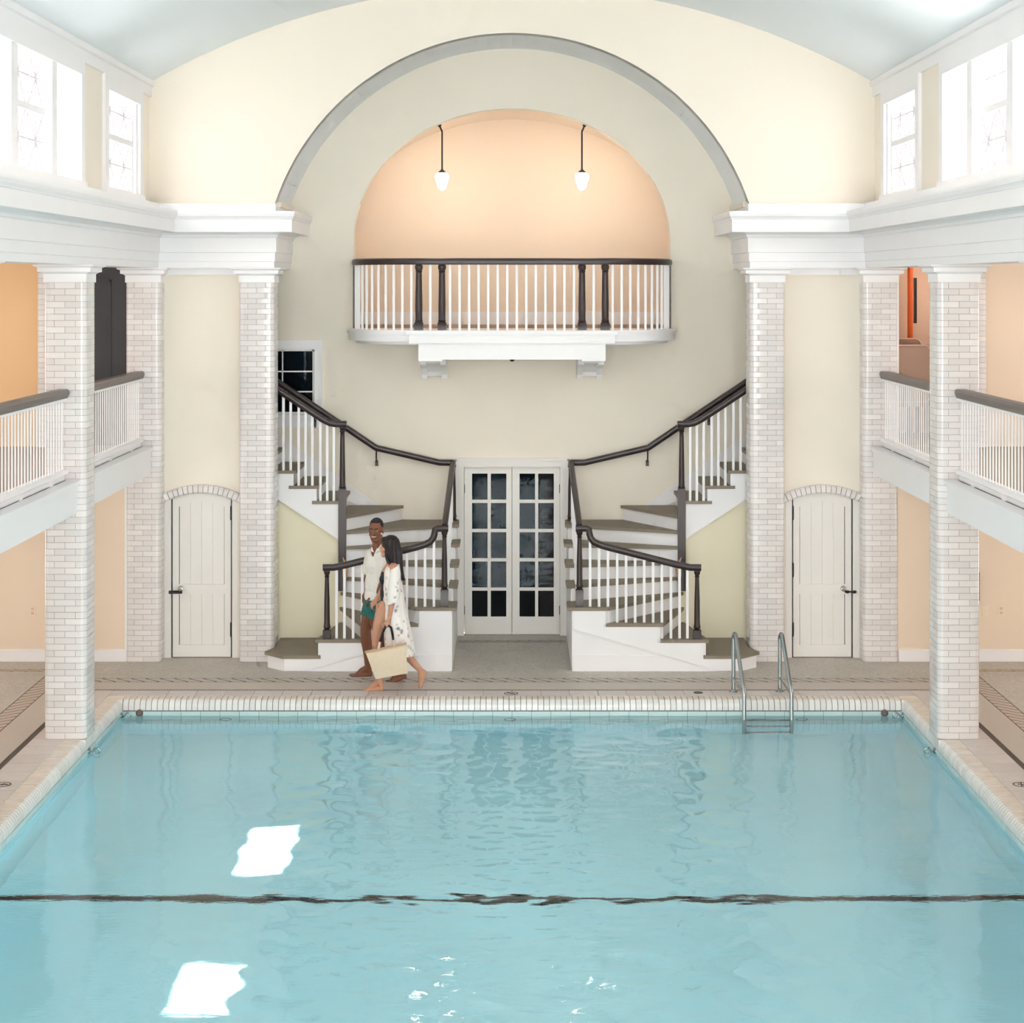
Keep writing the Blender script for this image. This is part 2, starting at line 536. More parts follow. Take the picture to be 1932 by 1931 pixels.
# pool basin
pb = structure_empty('pool_basin', 'pale aqua swimming pool basin with tiled rim under water', 'pool', (0, PYF, -1))
b = MB()
W = 0.15
b.prism([(PYN, -1.45), (9.0, -1.35), (PYF + W, -0.93), (PYF + W, -1.8), (PYN, -1.8)], 'x', -PX - W, PX + W)
b.build('pool_floor', M['basin'], pb)
b = MB()
b.box(-PX - W, PX + W, PYF + 0.008, PYF + W, -1.8, -0.118)
b.box(-PX - W, PX + W, PYN - W, PYN, -1.8, -0.118)
for s in (-1, 1):
    x0, x1 = sorted((s*(PX + 0.008), s*(PX + W))); b.box(x0, x1, PYN - W, PYF + W, -1.8, -0.118)
b.build('pool_wall', M['basin'], pb)
MB().box(-PX, PX, PYF + 0.006, PYF + 0.02, -0.51, -0.115).build('tile_bed', M['tile_bed'], pb)
tm = MB().box(-0.1, 0.1, 0, 0.006, -0.046, 0.046).mesh('tile')
n = 40; p = 2*PX/n
for r in range(4):
    for i in range(n):
        o = link('tile', tm, M['basin_tile'], pb, (-PX + p*(i + 0.5), PYF + 0.002, -0.166 - 0.096*r)); o.scale.x = (p - 0.004)/0.2
tms = MB().box(0, 0.006, -0.1, 0.1, -0.046, 0.046).mesh('tile')
for s in (-1, 1):
    for k in range(40):
        o = link('tile', tms, M['basin_tile'], pb, (s*(PX + 0.002), PYF - 0.105 - 0.205*k, -0.166))
        if s < 0: o.scale.x = -1
def floor_z(y): return -0.93 - (PYF + W - y) * (0.42 / (PYF + W - 9.0))
b = MB()
yl = 14.72
b.prism([(yl - 0.055, floor_z(yl - 0.055) + 0.004), (yl + 0.055, floor_z(yl + 0.055) + 0.004), (yl + 0.055, floor_z(yl) - 0.02), (yl - 0.055, floor_z(yl) - 0.02)], 'x', -PX, PX)
b.build('black_line', M['lane_black'], pb)
for x in (-3.02, -0.02, 3.06):
    MB().torus((x, PYF - 0.002, -0.32), 0.055, 0.006, 'y', 20, 6).build('inlet_ring', M['iron'], pb)

# water surface with real ripples
def water():
    st = 0.026
    xs = np.arange(-PX, PX + 1e-6, (2*PX) / round(2*PX/st)); ys = np.linspace(PYN, PYF + 0.004, round((PYF - PYN)/st))
    X, Y = np.meshgrid(xs, ys)
    rng = np.random.RandomState(3)
    Z = np.zeros_like(X)
    env = 0.5 + 2.2*np.exp(-((X - 0.1)/1.3)**2)
    for i in range(46):
        lam = 0.13 * (1.0/0.13) ** rng.rand()
        th = rng.rand()*2*PI
        slope = 0.0032 * (lam/0.3)**0.25
        k = 2*PI/lam
        w = env if lam < 0.4 else 1.0
        Z += w * slope/k * np.sin(k*(X*math.cos(th) + Y*math.sin(th)) + rng.rand()*6.28)
    core = np.exp(-((X - 0.05)/1.15)**2) * (0.35 + 0.65*np.exp(-((Y - 13.9)/1.5)**2))
    for i in range(22):
        lam = rng.uniform(0.11, 0.24); th = PI/2 + rng.normal()*0.33; k = 2*PI/lam
        Z += core * 0.017/k * np.sin(k*(X*math.cos(th) + Y*math.sin(th)) + rng.rand()*6.28)
    mid = np.exp(-((np.abs(X) - 1.5)/0.8)**2)
    for i in range(10):
        lam = rng.uniform(0.25, 0.5); th = rng.rand()*PI; k = 2*PI/lam
        Z += mid * 0.018/k * np.sin(k*(X*math.cos(th) + Y*math.sin(th)) + rng.rand()*6.28)
    Z += WATER_Z
    ny, nx = X.shape
    V = np.stack([X.ravel(), Y.ravel(), Z.ravel()], 1)
    i = np.arange((ny-1)*(nx-1)); r = i // (nx-1); c = i % (nx-1); a = r*nx + c
    F = np.stack([a, a+1, a+nx+1, a+nx], 1)
    me = bpy.data.meshes.new('water')
    me.vertices.add(len(V)); me.vertices.foreach_set('co', V.ravel())
    me.loops.add(F.size); me.loops.foreach_set('vertex_index', F.ravel().astype(np.int32))
    me.polygons.add(len(F)); me.polygons.foreach_set('loop_start', np.arange(0, F.size, 4, dtype=np.int32))
    me.update(calc_edges=True); me.shade_smooth()
    o = link('water', me, M['water'])
    tag(o, 'clear light blue rippled water filling the swimming pool', 'water', kind='stuff')
    return o
wat = water()
wat.cycles.is_caustics_caster = True
bpy.data.objects['pool_floor'].cycles.is_caustics_receiver = True
sun_d.cycles.is_caustics_light = True

# ------------------------------------------------------------------ vault, clerestory, outer shell
b = MB()
N_ = 40
ring = [(-XW - 0.04 + (2*XW + 0.08)*i/N_) for i in range(N_ + 1)]
poly = [(x, vault(x)) for x in ring] + [(x, vault(x) + 0.2) for x in reversed(ring)]
for i in range(N_):
    x0, x1 = ring[i], ring[i+1]
    b.prism([(x0, vault(x0)), (x1, vault(x1)), (x1, vault(x1) + 0.2), (x0, vault(x0) + 0.2)], 'y', YN, YF + 0.3)
o = b.build('ceiling', M['ceiling'], smooth=30); struct(o, 'pale blue plaster barrel vault over the pool hall', 'ceiling')

def window_openings():
    # (y0, y1) of whole openings in the clerestory walls
    return [(19.35, 21.10), (14.72, 18.20), (13.15, 14.05), (8.6, 12.2), (4.6, 8.1), (0.4, 4.1), (-3.6, 0.0)]
for s, nm in ((-1, 'left'), (1, 'right')):
    b = MB(); ops = sorted(window_openings()); x0, x1 = sorted((s*XW, s*(XW + 0.2)))
    y = YN
    for a, c in ops:
        b.box(x0, x1, y, a, 5.30, 6.85); b.box(x0, x1, a, c, 5.30, 5.37); b.box(x0, x1, a, c, 6.56, 6.85); y = c
    b.box(x0, x1, y, YF + 0.25, 5.30, 6.85)
    o = b.build('wall_clerestory_' + nm, M['upper']); struct(o, 'warm white clerestory wall above the %s entablature' % nm, 'wall')
    b = MB()
    b.prism([(0, 6.585), (0.03, 6.585), (0.03, 6.70), (0.06, 6.71), (0.06, 6.765), (0.04, 6.80), (0, 6.80)], 'y', YN, YF)
    b.v = [(XW - x, y, z) for x, y, z in b.v]
    o = b.build('trim_crown_' + nm, M['white'], mirror=(s < 0)); struct(o, 'white crown board under the vault, %s side' % nm, 'trim')

def sash(win, s, y0, y1, z0, z1, frosted, lattice=True, split=True):
    """one sash in the clerestory plane: stiles, bars, lattice and panes"""
    def put(bb, nm, mat): return bb.build(nm, mat, win, mirror=(s < 0))
    X = XW + 0.06
    b = MB(); t = 0.045
    b.box(X - 0.02, X + 0.02, y0, y0 + t, z0, z1); b.box(X - 0.02, X + 0.02, y1 - t, y1, z0, z1)
    b.box(X - 0.02, X + 0.02, y0 + t, y1 - t, z0, z0 + t); b.box(X - 0.02, X + 0.02, y0 + t, y1 - t, z1 - t, z1)
    zm = (z0 + z1)/2
    if split: b.box(X - 0.025, X + 0.02, y0 + t, y1 - t, zm - 0.03, zm + 0.03)
    put(b, 'sash_frame', M['white'])
    ya, yb_ = y0 + t, y1 - t; ym = (ya + yb_)/2
    rows = [(z0 + t, zm - 0.03), (zm + 0.03, z1 - t)] if split else [(z0 + t, z1 - t)]
    if lattice:
        bb = MB()
        for (a, c) in rows:
            bb.box(X - 0.012, X + 0.008, ym - 0.012, ym + 0.012, a, c)
            zc = (a + c)/2
            bb.box(X - 0.010, X + 0.006, ya, yb_, zc - 0.008, zc + 0.008)
            for (p, q) in ((ya, ym), (ym, yb_)):
                yc = (p + q)/2
                for k in (-1, 0, 1):
                    for sg in (-1, 1):
                        e = (yc + k*0.42*(q - p)*sg, c) ; g = (yc, zc)
                        bb.tube([(X, e[0], e[1]), (X, g[0], g[1])], 0.008, 4)
                        bb.tube([(X, e[0], a), (X, g[0], g[1])], 0.008, 4)
        put(bb, 'lattice', M['came'])
        for (a, c) in rows:
            zc = (a + c)/2
            for (p, q) in ((ya, ym), (ym, yb_)):
                for (h0, h1) in ((a, zc), (zc, c)):
                    put(MB().box(X + 0.008, X + 0.012, p, q, h0, h1), 'pane', M['pane_frost' if (frosted or h0 < zm) else 'pane_clear'])
    else:
        for (a, c) in rows:
            put(MB().box(X + 0.008, X + 0.012, ya, yb_, a, c), 'pane', M['pane_frost'])

def casing(win, s, y0, y1, z0, z1, w=0.09):
    b = MB(); X = XW - 0.006; z1 = 6.60
    b.box(X - 0.03, X + 0.01, y0, y0 + w, z0, z1); b.box(X - 0.03, X + 0.01, y1 - w, y1, z0, z1)
    b.box(X - 0.03, X + 0.01, y0 + w, y1 - w, z1 - w, z1); b.box(X - 0.05, X + 0.01, y0 - 0.012, y1 + 0.012, z0 - 0.03, z0 + 0.03)
    b.build('casing', M['white'], win, mirror=(s < 0))

wn = 0
for s, nm in ((-1, 'left'), (1, 'right')):
    wn += 1
    w = structure_empty('window_%d' % wn, 'single lattice sash window high on the %s wall nearest the arch' % nm, 'window', (s*XW, 20.2, 5.37))
    casing(w, s, 19.24, 21.21, 5.37, 6.62, 0.17); sash(w, s, 19.48, 20.98, 5.39, 6.55, True)
    b = MB(); b.box(XW + 0.0, XW + 0.08, 19.35, 19.48, 5.37, 6.56); b.box(XW + 0.0, XW + 0.08, 20.98, 21.10, 5.37, 6.56); b.build('jamb', M['white'], w, mirror=(s < 0))
    wn += 1
    w = structure_empty('window_%d' % wn, 'tall triple window high on the %s wall with lattice centre sash' % nm, 'window', (s*XW, 16.4, 5.37))
    casing(w, s, 14.62, 18.32, 5.37, 6.62, 0.15)
    sash(w, s, 15.82, 17.12, 5.39, 6.55, s < 0)
    sash(w, s, 14.71, 15.75, 5.38, 6.56, True, False, False)
    sash(w, s, 17.15, 18.21, 5.38, 6.56, True, False, False)
    b = MB(); b.box(XW - 0.022, XW + 0.09, 15.66, 15.86, 5.385, 6.52); b.box(XW - 0.022, XW + 0.09, 17.06, 17.24, 5.385, 6.52); b.build('mullion', M['white'], w, mirror=(s < 0))
    for q, (a, c) in enumerate(window_openings()[2:]):
        wn += 1
        w = structure_empty('window_%d' % wn, 'white clerestory window, %s one counted from the arch on the %s wall' % (('third', 'fourth', 'fifth', 'sixth', 'seventh')[q], nm), 'window', (s*XW, (a + c)/2, 5.37))
        casing(w, s, a - 0.08, c + 0.08, 5.37, 6.62); sash(w, s, a, c, 5.38, 6.56, not (q == 0 and s > 0), q == 0, q == 0)

# ------------------------------------------------------------------ facade wall with the great arch, niche vault, back wall
AR, AC, AW = 2.933, 4.405, 2.789
def arch_z(x): return AC + math.sqrt(max(0, AR*AR - x*x))
b = MB()
A0 = math.asin(AW/AR)
xs = [AR*math.sin(-A0 + 2*A0*i/48) for i in range(49)]
xs[0], xs[-1] = -AW, AW
for i in range(48):
    x0, x1 = xs[i], xs[i+1]
    b.prism([(x0, arch_z(x0)), (x1, arch_z(x1)), (x1, vault(x1) + 0.1), (x0, vault(x0) + 0.1)], 'y', YF, YF + 0.2)
for s in (-1, 1):
    seg = [AW + (XW + 0.2 - AW)*i/8 for i in range(9)]
    for i in range(8):
        x0, x1 = seg[i]*s, seg[i+1]*s
        b.prism([(x0, 5.25), (x1, 5.25), (x1, vault(x1) + 0.1), (x0, vault(x0) + 0.1)], 'y', YF, YF + 0.2)
o = b.build('wall_facade', M['upper'], smooth=30); struct(o, 'warm white end wall above the entablature with a great round arch', 'wall')
b = MB()
for i in range(48):
    x0, x1 = xs[i], xs[i+1]
    e = 1.05
    b.prism([(x0, arch_z(x0)), (x1, arch_z(x1)), (x1*e, arch_z(x1) + 0.12), (x0*e, arch_z(x0) + 0.12)], 'y', YF + 0.003, YB + 0.05)
o = b.build('ceiling_arch_soffit', M['soffit'], smooth=30); struct(o, 'grey blue curved soffit inside the great arch', 'ceiling')

# back wall: strips around the balcony arch, the glazed doors and the stair window
BE_A, BE_B, BE_S = 1.98, 1.638, 4.95
def bal_z(x): return BE_S + BE_B*math.sqrt(max(0, 1 - (x/BE_A)**2))
DOOR_X, DOOR_Z = 0.615, 2.115
WX0, WX1, WZ0, WZ1 = -3.28, -2.47, 2.76, 3.575
bp_ = sorted(set([-4.3, WX0, WX1, -DOOR_X, DOOR_X, 4.3] + [round(BE_A*math.sin(-PI/2 + PI*i/44), 5) for i in range(45)]))
b = MB()
for x0, x1 in zip(bp_[:-1], bp_[1:]):
    xm = (x0 + x1)/2
    solids = []
    lo0 = lo1 = 0.0
    if abs(xm) < DOOR_X: lo0 = lo1 = DOOR_Z
    if abs(xm) < BE_A:
        solids.append((lo0, lo1, 3.80, 3.80)); solids.append((bal_z(x0), bal_z(x1), 7.6, 7.6))
    elif WX0 < xm < WX1:
        solids.append((0, 0, WZ0, WZ0)); solids.append((WZ1, WZ1, 7.6, 7.6))
    else:
        solids.append((0, 0, 7.6, 7.6))
    for a0, a1, c0, c1 in solids:
        b.prism([(x0, a0), (x1, a1), (x1, c1), (x0, c0)], 'y', YB, YB + 0.22)
o = b.build('wall_back', M['cream'], smooth=20); struct(o, 'cream back wall of the stair niche with arched balcony opening', 'wall')

# niche side walls and ceiling over the wings
for s, nm in ((-1, 'left'), (1, 'right')):
    b = MB(); x0, x1 = sorted((s*4.08, s*4.3)); b.box(x0, x1, YP + 0.2, YB, 0, 5.3)
    x0, x1 = sorted((s*2.72, s*4.3)); b.box(x0, x1, YF + 0.1, YB + 0.02, 5.30, 5.36)
    o = b.build('wall_niche_' + nm, M['cream']); struct(o, 'cream side wall of the stair niche behind the %s door panel' % nm, 'wall')

# room behind the balcony
b = MB()
b.box(-2.6, 2.6, 25.40, 25.6, 3.6, 7.2)
b.box(-2.6, -2.4, YB + 0.2, 25.4, 3.6, 7.2); b.box(2.4, 2.6, YB + 0.2, 25.4, 3.6, 7.2)
o = b.build('wall_balcony_room', M['peach_dark']); struct(o, 'peach wall of the room behind the balcony', 'wall')
b = MB()
for i in range(32):
    a0, a1 = PI*i/32, PI*(i+1)/32
    q0 = (2.42*math.cos(a0), 4.72 + 1.93*math.sin(a0)); q1 = (2.42*math.cos(a1), 4.72 + 1.93*math.sin(a1))
    b.prism([q0, q1, (q1[0]*1.05, q1[1] + 0.15), (q0[0]*1.05, q0[1] + 0.15)], 'y', YB + 0.2, 25.45)
o = b.build('ceiling_balcony_room', M['peach_dark'], smooth=30); struct(o, 'peach vaulted ceiling of the room behind the balcony', 'ceiling')
o = MB().box(-2.6, 2.6, YB + 0.02, 25.6, 3.70, 3.838).box(-1.97, 1.97, YB - 0.02, YB + 0.03, 3.70, 3.838).build('floor_balcony_room', M['balcony_floor']); struct(o, 'brown carpet floor of the room behind the balcony', 'floor')
b = MB(); b.box(-2.4, 2.4, 25.375, 25.40, 3.838, 4.01)
for s in (-1, 1):
    x0, x1 = sorted((s*2.375, s*2.40)); b.box(x0, x1, YB + 0.22, 25.4, 3.838, 4.01)
o = b.build('baseboard_balcony_room', M['white']); struct(o, 'white baseboard in the room behind the balcony', 'baseboard')
o = MB().box(-2.06, -1.985, YB + 0.22, YB + 0.34, 3.84, 5.5).build('trim_door_casing', M['white']); struct(o, 'white door casing at the left jamb of the balcony opening', 'trim')

# wing panels with arched openings for doors
def door_arch(x, xc, half=0.43, spring=1.835, rise=0.105):
    R = (half*half + rise*rise)/(2*rise)
    return spring + rise - R + math.sqrt(max(0, R*R - (x - xc)**2))
DXC = 3.648
for s, nm in ((-1, 'left'), (1, 'right')):
    b = MB(); xs2 = [3.1] + [DXC - 0.43 + 0.86*i/16 for i in range(17)] + [4.2]
    for x0, x1 in zip(xs2[:-1], xs2[1:]):
        if x0 >= DXC - 0.4301 and x1 <= DXC + 0.4301:
            z0, z1 = door_arch(x0, DXC), door_arch(x1, DXC)
        else: z0 = z1 = 0
        b.prism([(x0, z0), (x1, z1), (x1, 4.62), (x0, 4.62)], 'y', YP, YP + 0.22)
    o = b.build('wall_panel_' + nm, M['cream'], mirror=(s < 0)); struct(o, 'cream panel between the %s columns above the arched door' % nm, 'wall')
    o = MB().box(3.15, 4.13, YP - 0.06, YP, 4.50, 4.59).build('trim_panel_' + nm, M['white'], mirror=(s < 0)); struct(o, 'white strip under the architrave above the %s panel' % nm, 'trim')

AWN = 0
# side aisles: end walls, mezzanine floors, outer walls
for s, nm in ((-1, 'left'), (1, 'right')):
    b = MB()
    b.box(4.46, XO, YE, YE + 0.2, 0, 2.5)
    if s < 0:
        struct(MB().box(5.38, XO, YE, YE + 0.2, 2.5, 4.8).box(4.46, 5.38, YE, YE + 0.2, 4.62, 4.8).build('wall_mezzanine_end', M['lamplit'], mirror=True), 'ochre end wall of the left mezzanine with lamp glow in its colour', 'wall')
    else:
        b.box(5.38, XO, YE, YE + 0.2, 2.5, 4.8)
    o = b.build('wall_aisle_' + nm, M['peach'], mirror=(s < 0)); struct(o, 'peach end wall of the %s aisle' % nm, 'wall')
    b = MB(); b.box(4.50, XO, YE - 0.025, YE, 0, 0.125); b.prism([(YE - 0.025, 0.125), (YE, 0.125), (YE, 0.14)], 'x', 4.50, XO)
    o = b.build('baseboard_' + nm, M['white'], mirror=(s < 0)); struct(o, 'white baseboard of the %s aisle end wall' % nm, 'baseboard')
    b = MB(); AW_ = [(9.0, 11.4), (14.2, 16.6), (18.4, 20.4)]; y = YN
    for a, c in AW_:
        b.box(XO, XO + 0.2, y, a, -0.2, 5.2); y = c
        for z0, z1 in ((-0.2, 0.7), (1.9, 3.1), (4.4, 5.2)): b.box(XO, XO + 0.2, a, c, z0, z1)
        for z0, z1, lv in ((0.7, 1.9, 'lower'), (3.1, 4.4, 'upper')):  # unseen glowing windows, added to brighten the aisles
            w = structure_empty('window_%d' % (50 + AWN), 'unseen window added for light in the %s %s aisle, bay starting %d metres from the arch' % (nm, lv, round(21.7 - c) + 1), 'window', (s*XO, (a + c)/2, z0)); AWN += 1
            bb = MB(); bb.box(XO, XO + 0.06, a, a + 0.07, z0, z1); bb.box(XO, XO + 0.06, c - 0.07, c, z0, z1); bb.box(XO, XO + 0.06, a, c, z0, z0 + 0.06); bb.box(XO, XO + 0.06, a, c, z1 - 0.06, z1); bb.box(XO, XO + 0.06, (a + c)/2 - 0.03, (a + c)/2 + 0.03, z0, z1)
            bb.build('sash_frame', M['white'], w, mirror=(s < 0))
            MB().box(XO + 0.08, XO + 0.09, a, c, z0, z1).build('pane', M['aisle_fill'], w, mirror=(s < 0))
    b.box(XO, XO + 0.2, y, 25.0, -0.2, 5.2)
    o = b.build('wall_outer_' + nm, M['peach'], mirror=(s < 0)); struct(o, 'peach outer wall of the %s aisle' % nm, 'wall')
    b = MB(); b.box(4.3, XO, YN, YE, 2.30, 2.50)
    o = b.build('floor_mezzanine_' + nm, M['balcony_floor'], mirror=(s < 0)); struct(o, 'brown mezzanine floor over the %s aisle' % nm, 'floor')
    b = MB(); b.box(4.3, XO + 0.2, YN, 25.0, 4.80, 5.0)
    o = b.build('ceiling_aisle_' + nm, M['white'], mirror=(s < 0)); struct(o, 'white ceiling of the %s mezzanine aisle' % nm, 'ceiling')
# store room behind the right mezzanine opening
b = MB(); b.box(4.3, XO, 23.6, 23.8, 2.4, 4.9); b.box(4.3, 4.44, YE + 0.4, 23.8, 2.4, 4.9)
o = b.build('wall_store_room', M['pink']); struct(o, 'dusty pink wall of the store room off the right mezzanine', 'wall')
o = MB().box(4.3, XO, YE, 23.8, 2.3, 2.5).build('floor_store_room', M['balcony_floor']); struct(o, 'brown floor of the store room off the right mezzanine', 'floor')
o = MB().box(4.475, 4.50, YE - 0.02, YE + 0.25, 2.5, 4.56).build('trim_store_jamb', M['white']); struct(o, 'white jamb edge beside the right mezzanine opening', 'trim')
o = MB().box(4.48, 4.505, YE - 0.02, YE + 0.02, 0.0, 2.2).build('trim_aisle_strip', M['white'], mirror=True); struct(o, 'white vertical strip on the left aisle wall beside the corner column', 'trim')
# near end wall of the hall behind the viewer
b = MB()
NWX = [(-3.9, -1.6), (-1.15, 1.15), (1.6, 3.9)]
xn = -XO
for a, c in NWX:
    b.box(xn, a, YN - 0.2, YN, -0.2, 8.1); b.box(a, c, YN - 0.2, YN, -0.2, 0.7); b.box(a, c, YN - 0.2, YN, 6.3, 8.1); xn = c
b.box(xn, XO, YN - 0.2, YN, -0.2, 8.1)
for k, (a, c) in enumerate(NWX):  # unseen windows added to light the hall evenly from behind
    w = structure_empty('window_%d' % (40 + k), 'tall unseen window added for light in the wall behind the viewer, %s one' % ('left', 'middle', 'right')[k], 'window', ((a + c)/2, YN, 0.7))
    bb = MB(); bb.box(a, a + 0.08, YN - 0.12, YN - 0.04, 0.7, 6.3); bb.box(c - 0.08, c, YN - 0.12, YN - 0.04, 0.7, 6.3)
    for i in range(8): bb.box(a, c, YN - 0.12, YN - 0.05, 0.7 + 5.55*i/7, 0.76 + 5.55*i/7)
    bb.box((a + c)/2 - 0.03, (a + c)/2 + 0.03, YN - 0.12, YN - 0.05, 0.7, 6.3)
    bb.build('sash_frame', M['white'], w)
    MB().box(a, c, YN - 0.16, YN - 0.15, 0.7, 6.3).build('pane', M['near_fill'], w)
o = b.build('wall_near', M['upper']); struct(o, 'warm white wall closing the hall behind the viewer', 'wall')

# ------------------------------------------------------------------ entablature
ENT = [(-0.40, 4.58), (0.0, 4.58), (0.0, 4.652), (0.012, 4.656), (0.012, 4.757), (0.026, 4.762), (0.026, 4.93), (0.04, 4.94), (0.05, 4.965), (0.09, 4.985), (0.10, 4.992),
       (0.235, 4.992), (0.235, 5.135), (0.243, 5.138), (0.246, 5.15), (0.262, 5.175), (0.268, 5.205), (0.268, 5.232), (0.02, 5.238), (0.02, 5.33), (-0.40, 5.33)]
for s, nm in ((-1, 'left'), (1, 'right')):
    b = MB()
    rings = []
    for y in (YN, YC + 0.3): rings.append([(PX - d, y, z) for d, z in ENT])
    b.loft(rings)
    o = b.build('trim_entablature_side_' + nm, M['white'], mirror=(s < 0)); struct(o, 'white stepped entablature running along the %s side of the pool' % nm, 'trim')
    b = MB(); cx = 2.765
    rings = [[(PX + 0.2, YC - d, z) for d, z in ENT], [(cx - d, YC - d, z) for d, z in ENT], [(cx - d, YB + 0.01, z) for d, z in ENT]]
    b.loft(rings)
    o = b.build('trim_entablature_end_' + nm, M['white'], mirror=(s < 0)); struct(o, 'white entablature block returning into the niche at the %s of the arch' % nm, 'trim')

# ------------------------------------------------------------------ brick columns
RB = 0.052
def rounded_corner_poly(sx, sy, a, b_, g=0.0024, r=RB):
    """brick footprint a x b with its rounded corner towards (sx, sy); local origin at that outer corner"""
    pts = []
    for k in range(6):
        t = PI/2 * k/5
        pts.append((r - r*math.cos(t), r - r*math.sin(t)))     # from (0, r) to (r, 0)
    pts += [(a - g, 0.0), (a - g, b_ - g), (0.0, b_ - g)]
    return [(-sx*u, -sy*w) for u, w in pts]
CH = 4.41 / 72
GZ = 0.0024
W2 = COLW/2
corner_me = {}
for key, (a, b_) in (('A', (W2/2, W2)), ('B', (W2, W2/2))):
    for sx in (-1, 1):
        for sy in (-1, 1):
            corner_me[key, sx, sy] = MB().prism(rounded_corner_poly(sx, sy, a, b_), 'z', GZ, CH - GZ).mesh('brick', smooth=40)
g = 0.0024
mid_me = {('A', -1): MB().box(-W2/2 + g, W2/2 - g, 0, W2/2, GZ, CH - GZ).mesh('brick'),
          ('A', 1): MB().box(-W2/2 + g, W2/2 - g, -W2/2, 0, GZ, CH - GZ).mesh('brick'),
          ('B', -1): MB().box(0, W2/2, -W2/2 + g, W2/2 - g, GZ, CH - GZ).mesh('brick'),
          ('B', 1): MB().box(-W2/2, 0, -W2/2 + g, W2/2 - g, GZ, CH - GZ).mesh('brick')}
def core_poly(ins=0.0035, r=RB):
    pts = []
    for sx, sy, a0 in ((1, 1, 0), (-1, 1, 1), (-1, -1, 2), (1, -1, 3)):
        for k in range(5):
            t = a0*PI/2 + PI/2*k/4
            pts.append((sx*(W2 - r) + (r - ins)*math.cos(t), sy*(W2 - r) + (r - ins)*math.sin(t)))
    return pts
cap_prof = [(W2 + 0.004, 4.41), (W2 + 0.004, 4.492), (W2 + 0.012, 4.496), (W2 + 0.03, 4.508), (W2 + 0.052, 4.512), (W2 + 0.052, 4.552), (W2 + 0.06, 4.556), (W2 + 0.085, 4.566), (W2 + 0.088, 4.580)]
def brick_column(label, cx, cy_, inner, detailed=True):
    """inner: +1 when the pool side of the column faces +x"""
    t = thing('brick_column', label, 'column', (cx, cy_, 0))
    hid = MB()
    for c in range(72):
        key = 'A' if c % 2 else 'B'; z = c*CH
        for sx in (-1, 1):
            for sy in (-1, 1):
                seen = detailed and (sy < 0 or sx == inner)
                me = corner_me[key, sx, sy]; loc = (cx + sx*W2, cy_ + sy*W2, z)
                if seen: link('brick', me, M['brick'], t, loc)
                else:
                    hid.add([(v.co.x + loc[0], v.co.y + loc[1], v.co.z + loc[2]) for v in me.vertices], [tuple(p.vertices) for p in me.polygons])
        for q in (-1, 1):
            if key == 'A': loc = (cx, cy_ + q*W2, z); seen = q < 0
            else: loc = (cx + q*W2, cy_, z); seen = q == inner
            me = mid_me[key, q]
            if seen and detailed: link('brick', me, M['brick'], t, loc)
            else:
                hid.add([(v.co.x + loc[0], v.co.y + loc[1], v.co.z + loc[2]) for v in me.vertices], [tuple(p.vertices) for p in me.polygons])
    o = hid.build('brick_rear', M['brick'], t, smooth=40); o['kind'] = 'stuff'
    MB().prism([(cx + u, cy_ + w) for u, w in core_poly()], 'z', 0, 4.41).build('mortar_core', M['mortar'], t)
    MB().square_lathe(cap_prof, (cx, cy_, 0)).build('capital', M['white'], t)
    return t
for s, nm in ((-1, 'left'), (1, 'right')):
    brick_column('white glazed brick column standing at the pool edge on the %s' % nm, s*(PX + W2), 17.9 + W2, -s)
    brick_column('white glazed brick corner column between aisle wall and arched door on the %s' % nm, s*(4.085 + W2), YC + W2, -s)
    brick_column('white glazed brick column under the %s foot of the great arch' % nm, s*(2.765 + W2), YC + W2, -s)
    brick_column('white glazed brick column cut off at the %s edge of the picture' % nm, s*(PX + W2), 14.24 + W2, -s, False)
for s, nm in ((-1, 'left'), (1, 'right')):
    t = thing('brick_pilaster', 'narrow glazed brick pilaster strip on the %s mezzanine end wall' % nm, 'pilaster', (s*5.44, YE, 2.5))
    pm = MB().prism([(-0.062, 0.098), (-0.062, 0.02), (-0.05, 0.006), (-0.03, 0), (0.03, 0), (0.05, 0.006), (0.062, 0.02), (0.062, 0.098)], 'z', GZ, CH - GZ).mesh('brick', smooth=40)
    for c in range(34): link('brick', pm, M['brick'], t, (s*5.44, YE - 0.1, 2.5 + c*CH))
    MB().box(s*5.44 - 0.055, s*5.44 + 0.055, YE - 0.085, YE, 2.5, 2.5 + 34*CH).build('mortar_core', M['mortar'], t)

# ------------------------------------------------------------------ shared pieces
BAL = MB().box(-0.0145, 0.0145, -0.0145, 0.0145, 0, 1).mesh('baluster')
def baluster(parent, x, y, z0, z1, mat='white'):
    o = link('baluster', BAL, M[mat], parent, (x, y, z0)); o.scale = (1, 1, z1 - z0)
    return o
RAIL = [(-0.033, -0.012), (-0.026, -0.035), (0.026, -0.035), (0.033, -0.012), (0.036, 0.012), (0.026, 0.034), (0.0, 0.04), (-0.026, 0.034), (-0.036, 0.012)]
def newel_profile(h, base, r=0.044):
    """turned newel: square block below, slim tapered shaft, small collar on top; (radius, z)"""
    return [(0.030, base), (0.034, base + 0.015), (0.042, base + 0.03), (0.036, base + 0.05), (0.033, base + 0.08), (0.031, base + 0.5*(h - base)), (0.024, h - 0.11), (0.023, h - 0.07),
            (0.030, h - 0.06), (0.022, h - 0.05), (0.034, h - 0.022), (0.036, h)]
def newel(parent, x, y, z0, z1, block, name='newel_post', r=0.044):
    b = MB()
    b.square_lathe([(r + 0.003, z0), (r + 0.003, z0 + block*0.97), (r - 0.006, z0 + block)], (x, y, 0))
    b.lathe([(q, z) for q, z in newel_profile(z1, z0 + block)], (x, y, 0), 16)
    return b.build(name, M['wood'], parent, smooth=35)

